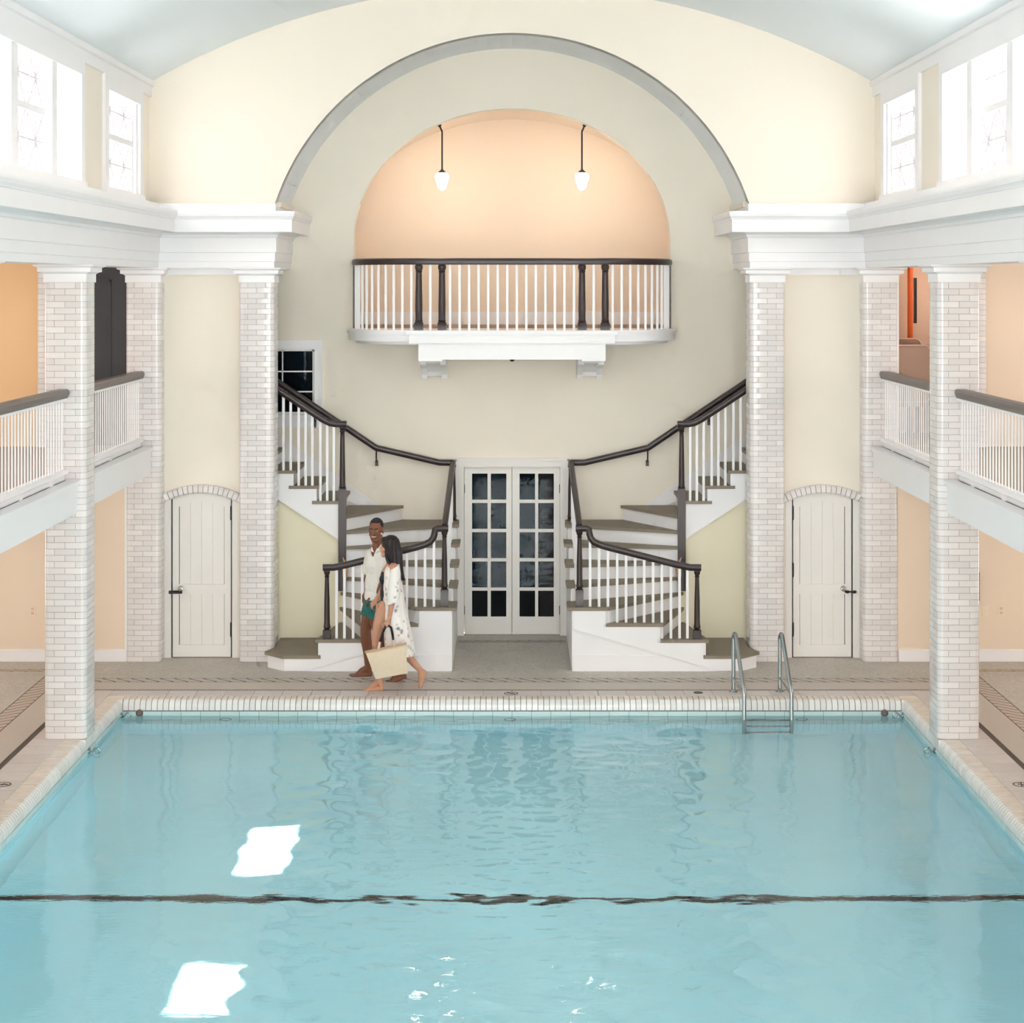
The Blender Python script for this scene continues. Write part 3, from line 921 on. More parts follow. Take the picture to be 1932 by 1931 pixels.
# ------------------------------------------------------------------ mezzanine balustrades between the columns
MR = [(-0.045, -0.04), (0.045, -0.04), (0.058, -0.01), (0.062, 0.02), (0.045, 0.045), (-0.045, 0.045), (-0.062, 0.02), (-0.058, -0.01)]
for s, nm in ((-1, 'left'), (1, 'right')):
    for (ya, yb_, where, n) in ((17.9 + COLW, YC, 'between pool edge column and corner column', 31), (14.24 + COLW, 17.9, 'nearest the picture edge', 31)):
        t = thing('balustrade', 'white mezzanine balustrade %s on the %s' % (where, nm), 'balustrade', (s*4.3, (ya + yb_)/2, 2.2))
        XB = 4.33
        b = MB(); b.sweep([(XB, ya - 0.0, 3.335), (XB, yb_ - 0.012, 3.335)], MR); b.build('handrail', M['rail_grey'], t, mirror=(s < 0))
        b = MB(); b.box(XB - 0.035, XB + 0.035, ya, yb_, 3.27, 3.30); b.build('sub_rail', M['white'], t, mirror=(s < 0))
        b = MB(); b.box(XB - 0.05, XB + 0.05, ya, yb_, 2.565, 2.605); b.prism([(XB - 0.05, 2.565), (XB - 0.03, 2.55), (XB + 0.05, 2.55), (XB + 0.05, 2.565)], 'y', ya, yb_); b.build('bottom_rail', M['white'], t, mirror=(s < 0))
        y = ya + 0.5
        while y < yb_:
            MB().box(XB - 0.03, XB + 0.03, y - 0.05, y + 0.05, 2.50, 2.55).build('rail_block', M['white'], t, mirror=(s < 0)); y += 1.1
        b = MB(); b.box(XB - 0.015, XB + 0.1, ya, yb_, 2.49, 2.56); b.box(4.20, 4.45, ya, yb_, 2.18, 2.44); b.box(4.185, 4.45, ya, yb_, 2.44, 2.462); b.box(4.165, 4.45, ya, yb_, 2.462, 2.50)
        b.build('edge_beam', M['white'], t, mirror=(s < 0))
        for i in range(n):
            y = ya + (yb_ - ya)*(i + 0.5)/n
            baluster(t, s*XB, y, 2.605, 3.27).scale = (0.42, 0.75, 0.665)

# ------------------------------------------------------------------ balcony over the glazed doors
FZ = 3.84
bal = thing('balcony', 'white bow-fronted balcony with dark handrail above the glazed doors', 'balcony', (0, 22.7, 3.2))
BYF = 22.20           # front of the balustrade
def bow(a, front, n=14, flat=1.08, back=YB):
    """half plan outline: from the wall at x = a round to the flat front at x = flat"""
    pts = [(a, back)]
    for i in range(n + 1):
        t = PI/2 * i/n
        pts.append((flat + (a - flat)*math.cos(t), back - 0.12 - (back - 0.12 - front)*math.sin(t)))
    return pts
def bow_poly(a, front, flat=1.08):
    r = bow(a, front, flat=flat); return r + [(-x, y) for x, y in reversed(r)]
b = MB()
b.prism(bow_poly(2.01, BYF - 0.07), 'z', 3.79, FZ); b.prism(bow_poly(2.05, BYF - 0.10), 'z', 3.79, 3.822)
b.prism(bow_poly(2.03, BYF - 0.09), 'z', 3.705, 3.79)
b.prism(bow_poly(1.93, BYF + 0.03), 'z', 3.665, 3.705)
b.build('slab', M['white'], bal, smooth=25)
b = MB(); b.box(-1.255, 1.255, BYF - 0.15, BYF + 0.1, 3.79, FZ - 0.004); b.box(-1.225, 1.225, BYF - 0.13, BYF + 0.1, 3.685, 3.79); b.build('front_block', M['white'], bal)
b = MB(); b.box(-0.83, 0.83, BYF - 0.10, BYF + 0.1, 3.492, 3.685); b.box(-1.115, -0.83, BYF - 0.10, YB, 3.474, 3.685); b.box(0.83, 1.115, BYF - 0.10, YB, 3.474, 3.685)
b.build('beam', M['white'], bal)
for s in (-1, 1):
    b = MB()
    b.prism([(YB, 3.474), (YB - 0.62, 3.474), (YB - 0.60, 3.43), (YB - 0.30, 3.38), (YB - 0.16, 3.30), (YB - 0.14, 3.25), (YB, 3.24)], 'x', 0.875, 1.05)
    b.prism([(YB, 3.474), (YB - 0.64, 3.474), (YB - 0.62, 3.41), (YB - 0.30, 3.35), (YB - 0.19, 3.27), (YB - 0.17, 3.215), (YB, 3.215)], 'x', 1.05, 1.12)
    b.prism([(YB, 3.474), (YB - 0.64, 3.474), (YB - 0.62, 3.41), (YB - 0.30, 3.35), (YB - 0.19, 3.27), (YB - 0.17, 3.215), (YB, 3.215)], 'x', 0.805, 0.875)
    b.build('bracket', M['white'], bal, mirror=(s < 0))
MB().lathe([(0.0, 3.455), (0.02, 3.455), (0.03, 3.475), (0.03, 3.495)], (0, BYF + 0.3, 0), 12).build('socket', M['iron'], bal)
half = bow(1.94, BYF, n=24)
path = [(x, y, 4.655) for x, y in half] + [(-x, y, 4.655) for x, y in reversed(half)]
BR = [(-0.045, -0.03), (0.045, -0.03), (0.052, 0.0), (0.045, 0.035), (0.02, 0.048), (-0.02, 0.048), (-0.045, 0.035), (-0.052, 0.0)]
MB().sweep(path, BR).build('handrail', M['wood'], bal, smooth=40)
def bal_newel(x, y):
    b = MB(); b.square_lathe([(0.052, FZ), (0.052, FZ + 0.085), (0.042, FZ + 0.10)], (x, y, 0))
    b.lathe([(0.043, FZ + 0.10), (0.047, FZ + 0.115), (0.041, FZ + 0.13), (0.043, FZ + 0.3), (0.037, 4.50), (0.035, 4.53), (0.043, 4.54), (0.036, 4.55), (0.048, 4.585), (0.048, 4.61), (0.038, 4.625), (0.04, 4.64)], (x, y, 0), 16)
    b.build('newel_post', M['wood'], bal, smooth=35)
for x in (-1.115, -0.838, 0.838, 1.115): bal_newel(x, BYF)
b = MB()
for s in (-1, 1):
    b2 = MB(); b2.box(1.935, 1.985, YB - 0.05, YB - 0.01, FZ, 4.62); b2.build('wall_post', M['wood'], bal, mirror=(s < 0))
for i in range(14): baluster(bal, -0.741 + 0.114*i, BYF, FZ, 4.63)
for s in (-1, 1): baluster(bal, s*0.977, BYF, FZ, 4.63)
# along the curve, equal steps
dense = bow(1.94, BYF, n=200)[::-1]
acc = 0; nxt = 0.125
for (xa, ya), (xb, yb_) in zip(dense[:-1], dense[1:]):
    d = math.hypot(xb - xa, yb_ - ya)
    while acc + d >= nxt and nxt < 1.45:
        k = (nxt - acc)/d
        for s in (-1, 1): baluster(bal, s*(xa + (xb - xa)*k), ya + (yb_ - ya)*k, FZ, 4.63)
        nxt += 0.112
    acc += d

# ------------------------------------------------------------------ staircases
RISE = 0.181
CX, CYN = 2.02, 22.10
EDGE = {2: (2.20, 21.04), 3: (1.683, 21.04), 4: (1.064, 21.04), 5: (0.66, 21.46), 6: (0.66, 21.86), 7: (0.66, 22.30), 8: (0.66, 22.74), 9: (1.38, 23.18)}
GO = 0.275
UX = {10: 2.05, 11: 2.05 + GO, 12: 2.05 + 2*GO, 13: 2.05 + 3*GO, 14: 2.05 + 4*GO}
PL = {1: [(2.10, 21.04), (2.585, 21.04), (2.80, 21.26), (2.74, 21.50), (2.755, 21.95), (2.755, 22.08), (2.02, 22.08)],
      2: [(CX, CYN), EDGE[2], EDGE[3]], 3: [(CX, CYN), EDGE[3], EDGE[4]], 4: [(CX, CYN), EDGE[4], (0.66, 21.04), EDGE[5]],
      5: [(CX, CYN), EDGE[5], EDGE[6]], 6: [(CX, CYN), EDGE[6], EDGE[7]], 7: [(CX, CYN), EDGE[7], EDGE[8]],
      8: [(CX, CYN), EDGE[8], (0.66, 23.18), EDGE[9]], 9: [(CX, CYN), EDGE[9], (2.05, 23.18), (2.05, 22.10)]}
for k in range(10, 14): PL[k] = [(UX[k], 22.10), (UX[k], 23.18), (UX[k+1], 23.18), (UX[k+1], 22.10)]
def nosing(k):
    """tread outline: going line moved out over the riser below, ends proud of the string"""
    p = [list(q) for q in PL[k]]
    if k == 1:
        return [(2.175, 21.01), (2.60, 21.01), (2.835, 21.25), (2.79, 21.36), (2.752, 21.50), (2.755, 21.95), (2.755, 22.08), (2.02, 22.08)]
    if k <= 9:
        a, c = Vector(p[0]), Vector(p[1]); d = (c - a).normalized()
        nrm = Vector((d.y, -d.x))
        cen = Vector((sum(q[0] for q in p)/len(p), sum(q[1] for q in p)/len(p)))
        if (cen - a).dot(nrm) > 0: nrm = -nrm
        q = [a + nrm*0.03, c + nrm*0.03] + [Vector(w) for w in p[2:]] + [a]
        out = []
        for w in q:
            x, y = w
            if y < 21.06 and k in (2, 3, 4): y = 21.01
            if x < 0.68 and k in (4, 5, 6, 7): x = 0.63
            out.append((x, y))
        return out
    return [(UX[k] - 0.03, 22.065), (UX[k] - 0.03, 23.18), (UX[k+1], 23.18), (UX[k+1], 22.12), (UX[k+1] + 0.055, 22.12), (UX[k+1] + 0.055, 22.065)]

def staircase(s, nm):
    t = thing('staircase', 'white winding staircase with olive treads and dark handrail %s of the glazed doors' % nm, 'staircase', (s*1.7, 22.1, 0))
    mi = (s < 0)
    for k in range(1, 14):
        z = RISE*k
        MB().prism(nosing(k), 'z', z - 0.036, z).build('tread', M['tread'], t, mirror=mi)
        body = PL[k]
        if k in (2, 3, 4): body = [(x, max(y, 21.045)) for x, y in body]
        if k in (4, 5, 6, 7, 8): body = [(max(x, 0.69), y) for x, y in body]
        z0 = 0.0 if k <= 8 else z - RISE - 0.04
        MB().prism(body, 'z', z0, z - 0.036).build('riser', M['white'], t, mirror=mi)
    # landing behind the column
    MB().box(UX[14] - 0.03, 4.05, 22.07, 23.18, 14*RISE - 0.2, 14*RISE).build('landing', M['tread'], t, mirror=mi)
    # lower string: stepped plate with a sloping lower edge, and base board
    T = lambda k: RISE*k - 0.036
    plate = [(0.69, 0.482), (2.34, 0.012), (2.58, 0.012), (2.58, T(1)), (2.17, T(1)), (2.17, T(2)), (1.653, T(2)), (1.653, T(3)), (1.05, T(3)), (1.05, T(4)), (0.69, T(4))]
    MB().prism(plate, 'y', 21.018, 21.045).build('string_plate', M['white'], t, mirror=mi)
    MB().prism([(0.69, 0), (2.3, 0), (1.71, 0.178), (0.69, 0.19)], 'y', 21.034, 21.045).build('base_board', M['white'], t, mirror=mi)
    # side plate towards the doors
    sp = [(21.05, 0.70), (21.46, 0.70), (21.46, 0.88), (21.86, 0.88), (21.86, 1.06), (22.30, 1.06), (22.30, 1.23), (22.74, 1.23), (22.74, 1.40), (23.18, 1.40), (23.18, 0), (21.05, 0)]
    MB().prism([(y, z - 0.018 if z > 0.1 else z) for y, z in sp], 'x', 0.68, 0.692).build('side_plate', M['white'], t, mirror=mi)
    # upper string over the yellow panel
    us = [(2.0, 1.315)]
    us += [(UX[14] + 0.2, 1.315 + 0.66*(UX[14] + 0.2 - 2.0)), (UX[14] + 0.2, 14*RISE - 0.04)]
    for k in range(13, 9, -1): us += [(UX[k+1], RISE*(k+1) - 0.04 if k == 13 else RISE*(k) - 0.036 + RISE), (UX[k+1], RISE*k - 0.036)]
    us += [(2.0, RISE*10 - 0.036)]
    MB().prism(us, 'y', 22.085, 22.115).build('upper_string', M['white'], t, mirror=mi)
    MB().sweep([(2.0, 22.082, 1.318), (UX[14] + 0.2, 22.082, 1.318 + 0.66*(UX[14] + 0.2 - 2.0))], [(-0.006, -0.008), (0.006, -0.008), (0.006, 0.01), (-0.006, 0.01)]).build('string_bead', M['white'], t, mirror=mi)
    MB().prism([(2.0, 0), (3.3, 0), (3.3, 2.15), (2.0, 1.33)], 'y', 22.118, 22.16).build('under_stair_panel', M['yellow'], t, mirror=mi)
    # skirting on the back wall
    MB().prism([(1.55, 1.45), (1.55, 1.56), (1.74, 1.66), (3.4, 2.82), (3.4, 2.3)], 'y', YB - 0.02, YB - 0.002).build('wall_skirt', M['white'], t, mirror=mi)
    MB().sweep([(1.62, YB - 0.025, 1.59), (1.74, YB - 0.025, 1.67), (3.4, YB - 0.025, 2.83)], [(-0.008, -0.012), (0.008, -0.012), (0.008, 0.012), (-0.008, 0.012)]).build('skirt_cap', M['white'], t, mirror=mi)
    # newels
    b = MB(); b.square_lathe([(0.046, 0.74), (0.046, 1.93), (0.040, 1.96)], (CX, CYN, 0))
    b.lathe([(0.038, 1.96), (0.042, 1.975), (0.036, 1.99), (0.034, 2.1), (0.026, 2.58), (0.024, 2.62), (0.034, 2.64), (0.027, 2.655), (0.036, 2.675), (0.036, 2.69)], (CX, CYN, 0), 16)
    b.build('newel_post', M['wood'], t, mirror=mi, smooth=35)
    def nw(x, y, z0, z1, bl):
        b = MB(); b.square_lathe([(0.044, z0), (0.044, z0 + bl*0.95), (0.038, z0 + bl)], (x, y, 0)); b.lathe(newel_profile(z1, z0 + bl), (x, y, 0), 16)
        b.build('newel_post', M['wood'], t, mirror=mi, smooth=35)
    nw(2.105, 21.10, 2*RISE, 1.125, 0.10)
    nw(0.768, 21.10, 4*RISE, 1.575, 0.20)
    nw(0.73, 23.10, 7*RISE, 2.14, 0.20)
    # lower rail with an eased drop beside the inner newel
    def rail(pts, nm2='handrail', prof=RAIL):
        return MB().sweep(pts, prof).build(nm2, M['wood'], t, mirror=mi, smooth=40)
    rail([(0.725, 21.10, 1.612), (0.845, 21.10, 1.612), (0.872, 21.10, 1.598), (0.879, 21.10, 1.55), (0.892, 21.10, 1.505), (0.928, 21.10, 1.46), (1.0, 21.10, 1.425), (1.1, 21.10, 1.395), (1.85, 21.10, 1.205), (1.95, 21.10, 1.183), (2.03, 21.10, 1.168), (2.15, 21.10, 1.166)])
    rail([(0.768, 21.10, 1.63), (0.735, 23.10, 2.16)])
    # upper rail
    rail([(1.97, CYN, 2.722), (2.10, CYN, 2.722), (2.17, CYN, 2.735), (2.25, CYN, 2.775), (2.35, CYN, 2.84), (3.3, CYN, 3.468)])
    # wall rail
    wr = thing_part('wall_handrail', t)
    MB().sweep([(0.73, 23.10, 2.165), (0.905, 23.10, 2.168), (1.695, 23.10, 2.352), (2.07, 23.10, 2.605), (3.3, 23.10, 3.43)], RAIL).build('rail', M['wood'], wr, mirror=mi, smooth=40)
    for (x, z) in ((1.69, 2.32), (2.46, 2.83)):
        b = MB(); b.tube([(x, 23.10, z), (x, 23.10, z - 0.10), (x, 23.15, z - 0.15)], 0.009, 8); b.box(x - 0.018, x + 0.018, 23.15, YB - 0.001, z - 0.20, z - 0.13)
        b.build('bracket', M['iron'], wr, mirror=mi)
    # balusters
    def bl(x, y, z0, z1): baluster(t, s*x, y, z0, z1)
    Xr = lambda zx: (1040 + zx/3.864 - 966)*0.00603
    def rz(x):
        P = [(0.9, 1.50), (0.935, 1.455), (1.0, 1.425), (1.1, 1.395), (1.85, 1.205), (1.95, 1.183), (2.03, 1.168), (2.2, 1.166)]
        return float(np.interp(x, [p[0] for p in P], [p[1] for p in P])) - 0.025
    for zx in (283, 348): bl(Xr(zx), 21.10, 4*RISE, rz(Xr(zx)))
    for zx in (413, 480, 545, 611, 677, 742): bl(Xr(zx), 21.10, 3*RISE, rz(Xr(zx)))
    for zx in (806, 872, 935, 992): bl(Xr(zx), 21.10, 2*RISE, rz(Xr(zx)))
    for k, ys in ((4, (21.30,)), (5, (21.55, 21.75)), (6, (21.97, 22.18)), (7, (22.40, 22.62)), (8, (22.84, 22.98))):
        for y in ys: bl(0.745, y, RISE*k, 1.60 + (y - 21.1)*0.265)
    Xu = lambda zx: (1040 + zx/4.6 - 966)*0.006314
    def uz(x): return float(np.interp(x, [2.0, 2.10, 2.17, 2.25, 2.35, 3.3], [2.722, 2.722, 2.735, 2.775, 2.84, 3.468])) - 0.03
    for zx, k in ((1205, 10), (1263, 10), (1322, 10), (1392, 11), (1450, 11), (1510, 11), (1580, 12), (1642, 12), (1705, 12), (1775, 13), (1840, 13)):
        bl(Xu(zx), CYN, RISE*k, uz(Xu(zx)))
    return t
def thing_part(name, parent):
    e = bpy.data.objects.new(name, None); e.empty_display_size = 0.1
    COL.objects.link(e); adopt(e, parent)
    return e
staircase(-1, 'left')
staircase(1, 'right')
for s, nm in ((-1, 'left'), (1, 'right')):
    b = MB(); b.tube([(s*1.985, 22.02, 0.86), (s*1.98, 22.012, 0.93), (s*1.975, 22.01, 1.02), (s*1.985, 22.01, 1.06)], [0.012, 0.03, 0.036, 0.02], 8)
    b.tube([(s*1.985, 22.02, 1.06), (s*1.99, 22.02, 1.10), (s*2.01, 22.02, 1.15)], [0.02, 0.012, 0.003], 6)
    tag(b.build('paper_bundle', M['paper'], smooth=40), 'small tan wrapped bundle hung on the tall newel of the %s stair' % nm, 'bundle', 'wrapped bundles on the newels')

# ------------------------------------------------------------------ glazed double doors
d1 = structure_empty('door_1', 'white french doors of small dark panes under the balcony', 'door', (0, YB, 0))
b = MB()
for (x0, x1) in ((-0.70, -0.60), (0.60, 0.70)): b.box(x0, x1, YB - 0.03, YB + 0.1, 0, 2.20)
b.box(-0.60, 0.60, YB - 0.03, YB + 0.1, 2.105, 2.20)
b.box(-0.715, 0.715, YB - 0.045, YB, 2.185, 2.215); b.box(-0.715, -0.69, YB - 0.045, YB, 0, 2.2); b.box(0.69, 0.715, YB - 0.045, YB, 0, 2.2)
b.build('frame', M['door_white'], d1)
PXS = [(892.5, 921.8), (928.0, 957.2)]
def zz(py): return 4.4 - (py - 535)*YB/3500
rows = [(894.3, 943.6), (949.8, 998.9), (1005, 1054), (1060.2, 1109.5), (1115.5, 1164.6)]
for s, pane_px in ((-1, [(892.5, 921.8), (928.0, 957.2)]), (1, [(982.2, 1011.6), (1017.4, 1047.0)])):
    x0, x1 = ((-0.595, -0.003) if s < 0 else (0.003, 0.597))
    cols = [((a - 968)*YB/3500, (c - 968)*YB/3500) for a, c in pane_px]
    zr = [(zz(c), zz(a)) for a, c in rows]
    b = MB(); ya, yb_ = YB + 0.02, YB + 0.06
    xs_ = [x0] + [v for c in cols for v in c] + [x1]
    for i in range(0, len(xs_), 2): b.box(xs_[i], xs_[i+1], ya, yb_, 0.006, 2.10)
    zs_ = [0.006] + sorted(v for r in zr for v in r) + [2.10]
    for c in cols:
        for i in range(0, len(zs_), 2): b.box(c[0], c[1], ya, yb_, zs_[i], zs_[i+1])
    leaf = b.build('door_leaf', M['door_white'], d1)
    for c in cols:
        for r in zr: MB().box(c[0], c[1], YB + 0.036, YB + 0.042, r[0], r[1]).build('pane', M['glass'], leaf)
    hx = -0.60 if s < 0 else 0.60
    for z in (0.31, 1.83): MB().tube([(hx, YB + 0.012, z - 0.055), (hx, YB + 0.012, z + 0.055)], 0.009, 8).build('hinge', M['iron'], leaf)
# corridor behind the glazed doors
b = MB(); b.box(-1.2, 1.2, 26.5, 26.6, 0.0, 2.6); b.box(-1.3, -1.2, YB + 0.2, 26.6, 0, 2.6); b.box(-1.2, 1.2, YB + 0.22, 26.6, 2.5, 2.6)
struct(b.build('wall_corridor', M['teal_dark']), 'dark teal wall of the corridor seen through the glazed doors', 'wall')
b = MB(); b.box(0.36, 1.3, 23.9, 26.55, 0.0, 2.55)
struct(b.build('wall_corridor_panel', M['brown_dark']), 'brown panel in the corridor behind the right hand door leaf', 'wall')
struct(MB().box(-1.3, 1.3, YB + 0.2, 26.6, -0.25, -0.004).build('floor_corridor', M['corridor']), 'dark brown floor of the corridor behind the glazed doors', 'floor')

# ------------------------------------------------------------------ arched plank doors
dn = 1
for s, nm in ((-1, 'left'), (1, 'right')):
    dn += 1
    d = structure_empty('door_%d' % dn, 'white arched plank door with black hinges %s of the stairs' % nm, 'door', (s*DXC, YP, 0))
    mi = s < 0
    # jambs and arched head inside the opening
    b = MB(); H = 0.345
    xs3 = [DXC - 0.43 + 0.86*i/24 for i in range(25)]
    top = lambda x: door_arch(x, DXC)
    inn = lambda x: door_arch(x, DXC, H + 0.004, 1.868, 0.09)
    for x0, x1 in zip(xs3[:-1], xs3[1:]):
        xm = (x0 + x1)/2
        if abs(xm - DXC) > H + 0.004: b.prism([(x0, 0), (x1, 0), (x1, top(x1)), (x0, top(x0))], 'y', YP - 0.005, YP + 0.12)
        else: b.prism([(x0, inn(x0)), (x1, inn(x1)), (x1, max(top(x1), inn(x1) + 0.001)), (x0, max(top(x0), inn(x0) + 0.001))], 'y', YP - 0.005, YP + 0.12)
    b.build('frame', M['door_white'], d, mirror=mi)
    # leaf: arched frame of stiles and rails with planked panels set back
    leaf_top = lambda x: door_arch(x, DXC, H - 0.004, 1.862, 0.088)
    pan_top = lambda x: door_arch(x, DXC, 0.262, 1.775, 0.062)
    b = MB(); ya, yb_ = YP + 0.008, YP + 0.048
    xa = [DXC - H + 0.004 + (2*H - 0.008)*i/28 for i in range(29)]
    for x0, x1 in zip(xa[:-1], xa[1:]):
        xm = (x0 + x1)/2
        if abs(xm - DXC) > 0.262: b.prism([(x0, 0.008), (x1, 0.008), (x1, leaf_top(x1)), (x0, leaf_top(x0))], 'y', ya, yb_)
        else:
            b.prism([(x0, pan_top(x0)), (x1, pan_top(x1)), (x1, leaf_top(x1)), (x0, leaf_top(x0))], 'y', ya, yb_)
            b.box(x0, x1, ya, yb_, 0.008, 0.15); b.box(x0, x1, ya, yb_, 0.745, 0.86)
    leaf = b.build('door_leaf', M['door_white'], d, mirror=mi)
    for i in range(4):
        x0 = DXC - 0.262 + 0.131*i; x1 = x0 + 0.131
        ns = 4; pts = [(x0 + 0.002 + (0.127)*k/ns, pan_top(x0 + 0.131*k/ns)) for k in range(ns + 1)]
        MB().prism([(x0 + 0.002, 0.86), (x1 - 0.002, 0.86)] + pts[::-1], 'y', ya + 0.014, yb_).build('plank', M['door_white'], leaf, mirror=mi)
        MB().box(x0 + 0.002, x1 - 0.002, ya + 0.014, yb_, 0.15, 0.745).build('plank', M['door_white'], leaf, mirror=mi)
    MB().box(DXC - 0.262, DXC + 0.262, ya + 0.022, yb_ - 0.002, 0.15, 1.83).build('backing', M['door_white'], leaf, mirror=mi)
    # black sheet colours in the shade of the gap round the leaf
    b = MB(); b.box(DXC - H - 0.002, DXC + H + 0.002, YP + 0.05, YP + 0.06, 0, 1.96); b.build('gap_shade', M['iron'], d, mirror=mi)
    hx = DXC - H      # hinges on the stair side
    zs = (0.33, 1.70) if s < 0 else (0.33, 1.03, 1.70)
    for z in zs:
        b = MB(); b.tube([(hx, YP + 0.002, z - 0.07), (hx, YP + 0.002, z + 0.07)], 0.010, 8); b.ball((hx, YP + 0.002, z + 0.075), 0.010, 8, 6); b.ball((hx, YP + 0.002, z - 0.075), 0.010, 8, 6)
        b.build('hinge', M['iron'], leaf, mirror=mi, smooth=40)
    kx = DXC + 0.245
    b = MB(); b.tube([(kx, ya, 0.815), (kx, ya - 0.02, 0.815)], 0.033, 16); b.tube([(kx, ya - 0.02, 0.815), (kx, ya - 0.05, 0.805)], 0.02, 12); b.build('deadbolt', M['chrome_bright'], leaf, mirror=mi, smooth=40)
    b = MB()
    if s < 0:
        b.tube([(kx - 0.02, ya - 0.03, 0.775), (kx + 0.135, ya - 0.03, 0.773)], 0.019, 10); b.tube([(kx, ya, 0.79), (kx, ya - 0.03, 0.775)], 0.014, 8)
    else:
        b.tube([(kx + 0.02, ya - 0.03, 0.777), (kx + 0.05, ya - 0.03, 0.777), (kx + 0.07, ya - 0.03, 0.777), (kx + 0.10, ya - 0.03, 0.777), (kx + 0.125, ya - 0.03, 0.777), (kx + 0.15, ya - 0.03, 0.777)], [0.012, 0.02, 0.009, 0.009, 0.02, 0.012], 8)
        b.tube([(kx + 0.02, ya, 0.79), (kx + 0.03, ya - 0.03, 0.777)], 0.012, 8)
    b.build('latch', M['iron'], leaf, mirror=mi, smooth=40)
    # brick voussoirs
    R = (0.43**2 + 0.105**2)/(2*0.105); zc = 1.835 + 0.105 - R
    a_max = math.asin(0.46/R)
    nv = 17
    for i in range(nv):
        a0 = -a_max + 2*a_max*i/nv + 0.0035; a1 = -a_max + 2*a_max*(i + 1)/nv - 0.0035
        b = MB(); r0, r1 = R - 0.005, R + 0.095
        prof = [(r0, 0.0), (r1, 0.0), (r1, -0.055), (r1 - 0.02, -0.075), (r0 + 0.02, -0.08), (r0, -0.06)]
        rings = [[(DXC + r*math.sin(a), YP + dy, zc + r*math.cos(a)) for r, dy in prof] for a in (a0, a1)]
        b.loft(rings); b.build('brick', M['brick'], d, mirror=mi)
    b = MB()
    for i in range(16):
        a0 = -a_max + 2*a_max*i/16; a1 = -a_max + 2*a_max*(i + 1)/16
        r0, r1 = R, R + 0.09
        rings = [[(DXC + r*math.sin(a), YP + dy, zc + r*math.cos(a)) for r, dy in ((r0, 0.0), (r1, 0.0), (r1, -0.05), (r0, -0.05))] for a in (a0, a1)]
        b.loft(rings)
    b.build('mortar_arch', M['mortar'], d, mirror=mi)

# charcoal door on the left mezzanine
d = structure_empty('door_4', 'charcoal panelled door at the end of the left mezzanine', 'door', (-4.92, YE, 2.5))
b = MB(); b.box(-5.38, -4.46, YE + 0.06, YE + 0.10, 2.5, 4.5); b.build('door_leaf', M['charcoal'], d)
b = MB(); b.box(-4.70, -4.68, YE + 0.05, YE + 0.06, 2.6, 4.44); b.box(-5.3, -5.28, YE + 0.05, YE + 0.06, 2.6, 4.44); b.box(-5.3, -4.68, YE + 0.05, YE + 0.06, 4.42, 4.44); b.build('panel_moulding', M['charcoal'], d)
b = MB(); b.box(-5.38, -4.46, YE + 0.02, YE + 0.10, 4.46, 4.6); b.build('door_head', M['charcoal'], d)

# ------------------------------------------------------------------ stair window in the back wall
w = structure_empty('window_30', 'dark small-paned window with white casing behind the left stair rail', 'window', (-2.87, YB, WZ0))
b = MB()
b.box(WX0 - 0.11, WX0, YB - 0.025, YB + 0.02, 2.6, 3.69); b.box(WX1, WX1 + 0.09, YB - 0.025, YB + 0.02, 2.6, 3.69)
b.box(WX0, WX1, YB - 0.025, YB + 0.02, WZ1, 3.69); b.box(WX0 - 0.02, WX1 + 0.02, YB - 0.025, YB + 0.02, 2.6, WZ0 - 0.03); b.box(WX0 - 0.13, WX1 + 0.11, YB - 0.05, YB + 0.02, WZ0 - 0.03, WZ0)
b.box(WX1 + 0.08, WX1 + 0.10, YB - 0.035, YB, 2.6, 3.70)
b.build('casing', M['white'], w)
b = MB(); y0_, y1_ = YB + 0.04, YB + 0.07
b.box(WX0, WX0 + 0.03, y0_, y1_, WZ0, WZ1); b.box(WX1 - 0.03, WX1, y0_, y1_, WZ0, WZ1); b.box(WX0, WX1, y0_, y1_, WZ0, WZ0 + 0.03); b.box(WX0, WX1, y0_, y1_, WZ1 - 0.025, WZ1)
xm = (WX0 + WX1)/2; cols = [WX0 + 0.03, xm - 0.008, xm + 0.008, WX1 - 0.03]
b.box(xm - 0.008, xm + 0.008, y0_, y1_, WZ0, WZ1)
hz = [WZ0 + 0.03 + (WZ1 - WZ0 - 0.055)*i/3 for i in range(4)]
for z in hz[1:3]: b.box(WX0 + 0.03, WX1 - 0.03, y0_, y1_, z - 0.009, z + 0.009)
b.build('sash_frame', M['white'], w)
for i in range(3):
    for c in ((cols[0], cols[1]), (cols[2], cols[3])):
        MB().box(c[0], c[1], y0_ + 0.012, y0_ + 0.016, hz[i], hz[i+1]).build('pane', M['glass'], w)
struct(MB().box(WX0 - 0.3, WX1 + 0.3, YB + 0.22, YB + 0.4, 2.4, 3.78).build('wall_behind_window', M['iron']), 'dark room beyond the small stair window', 'wall')

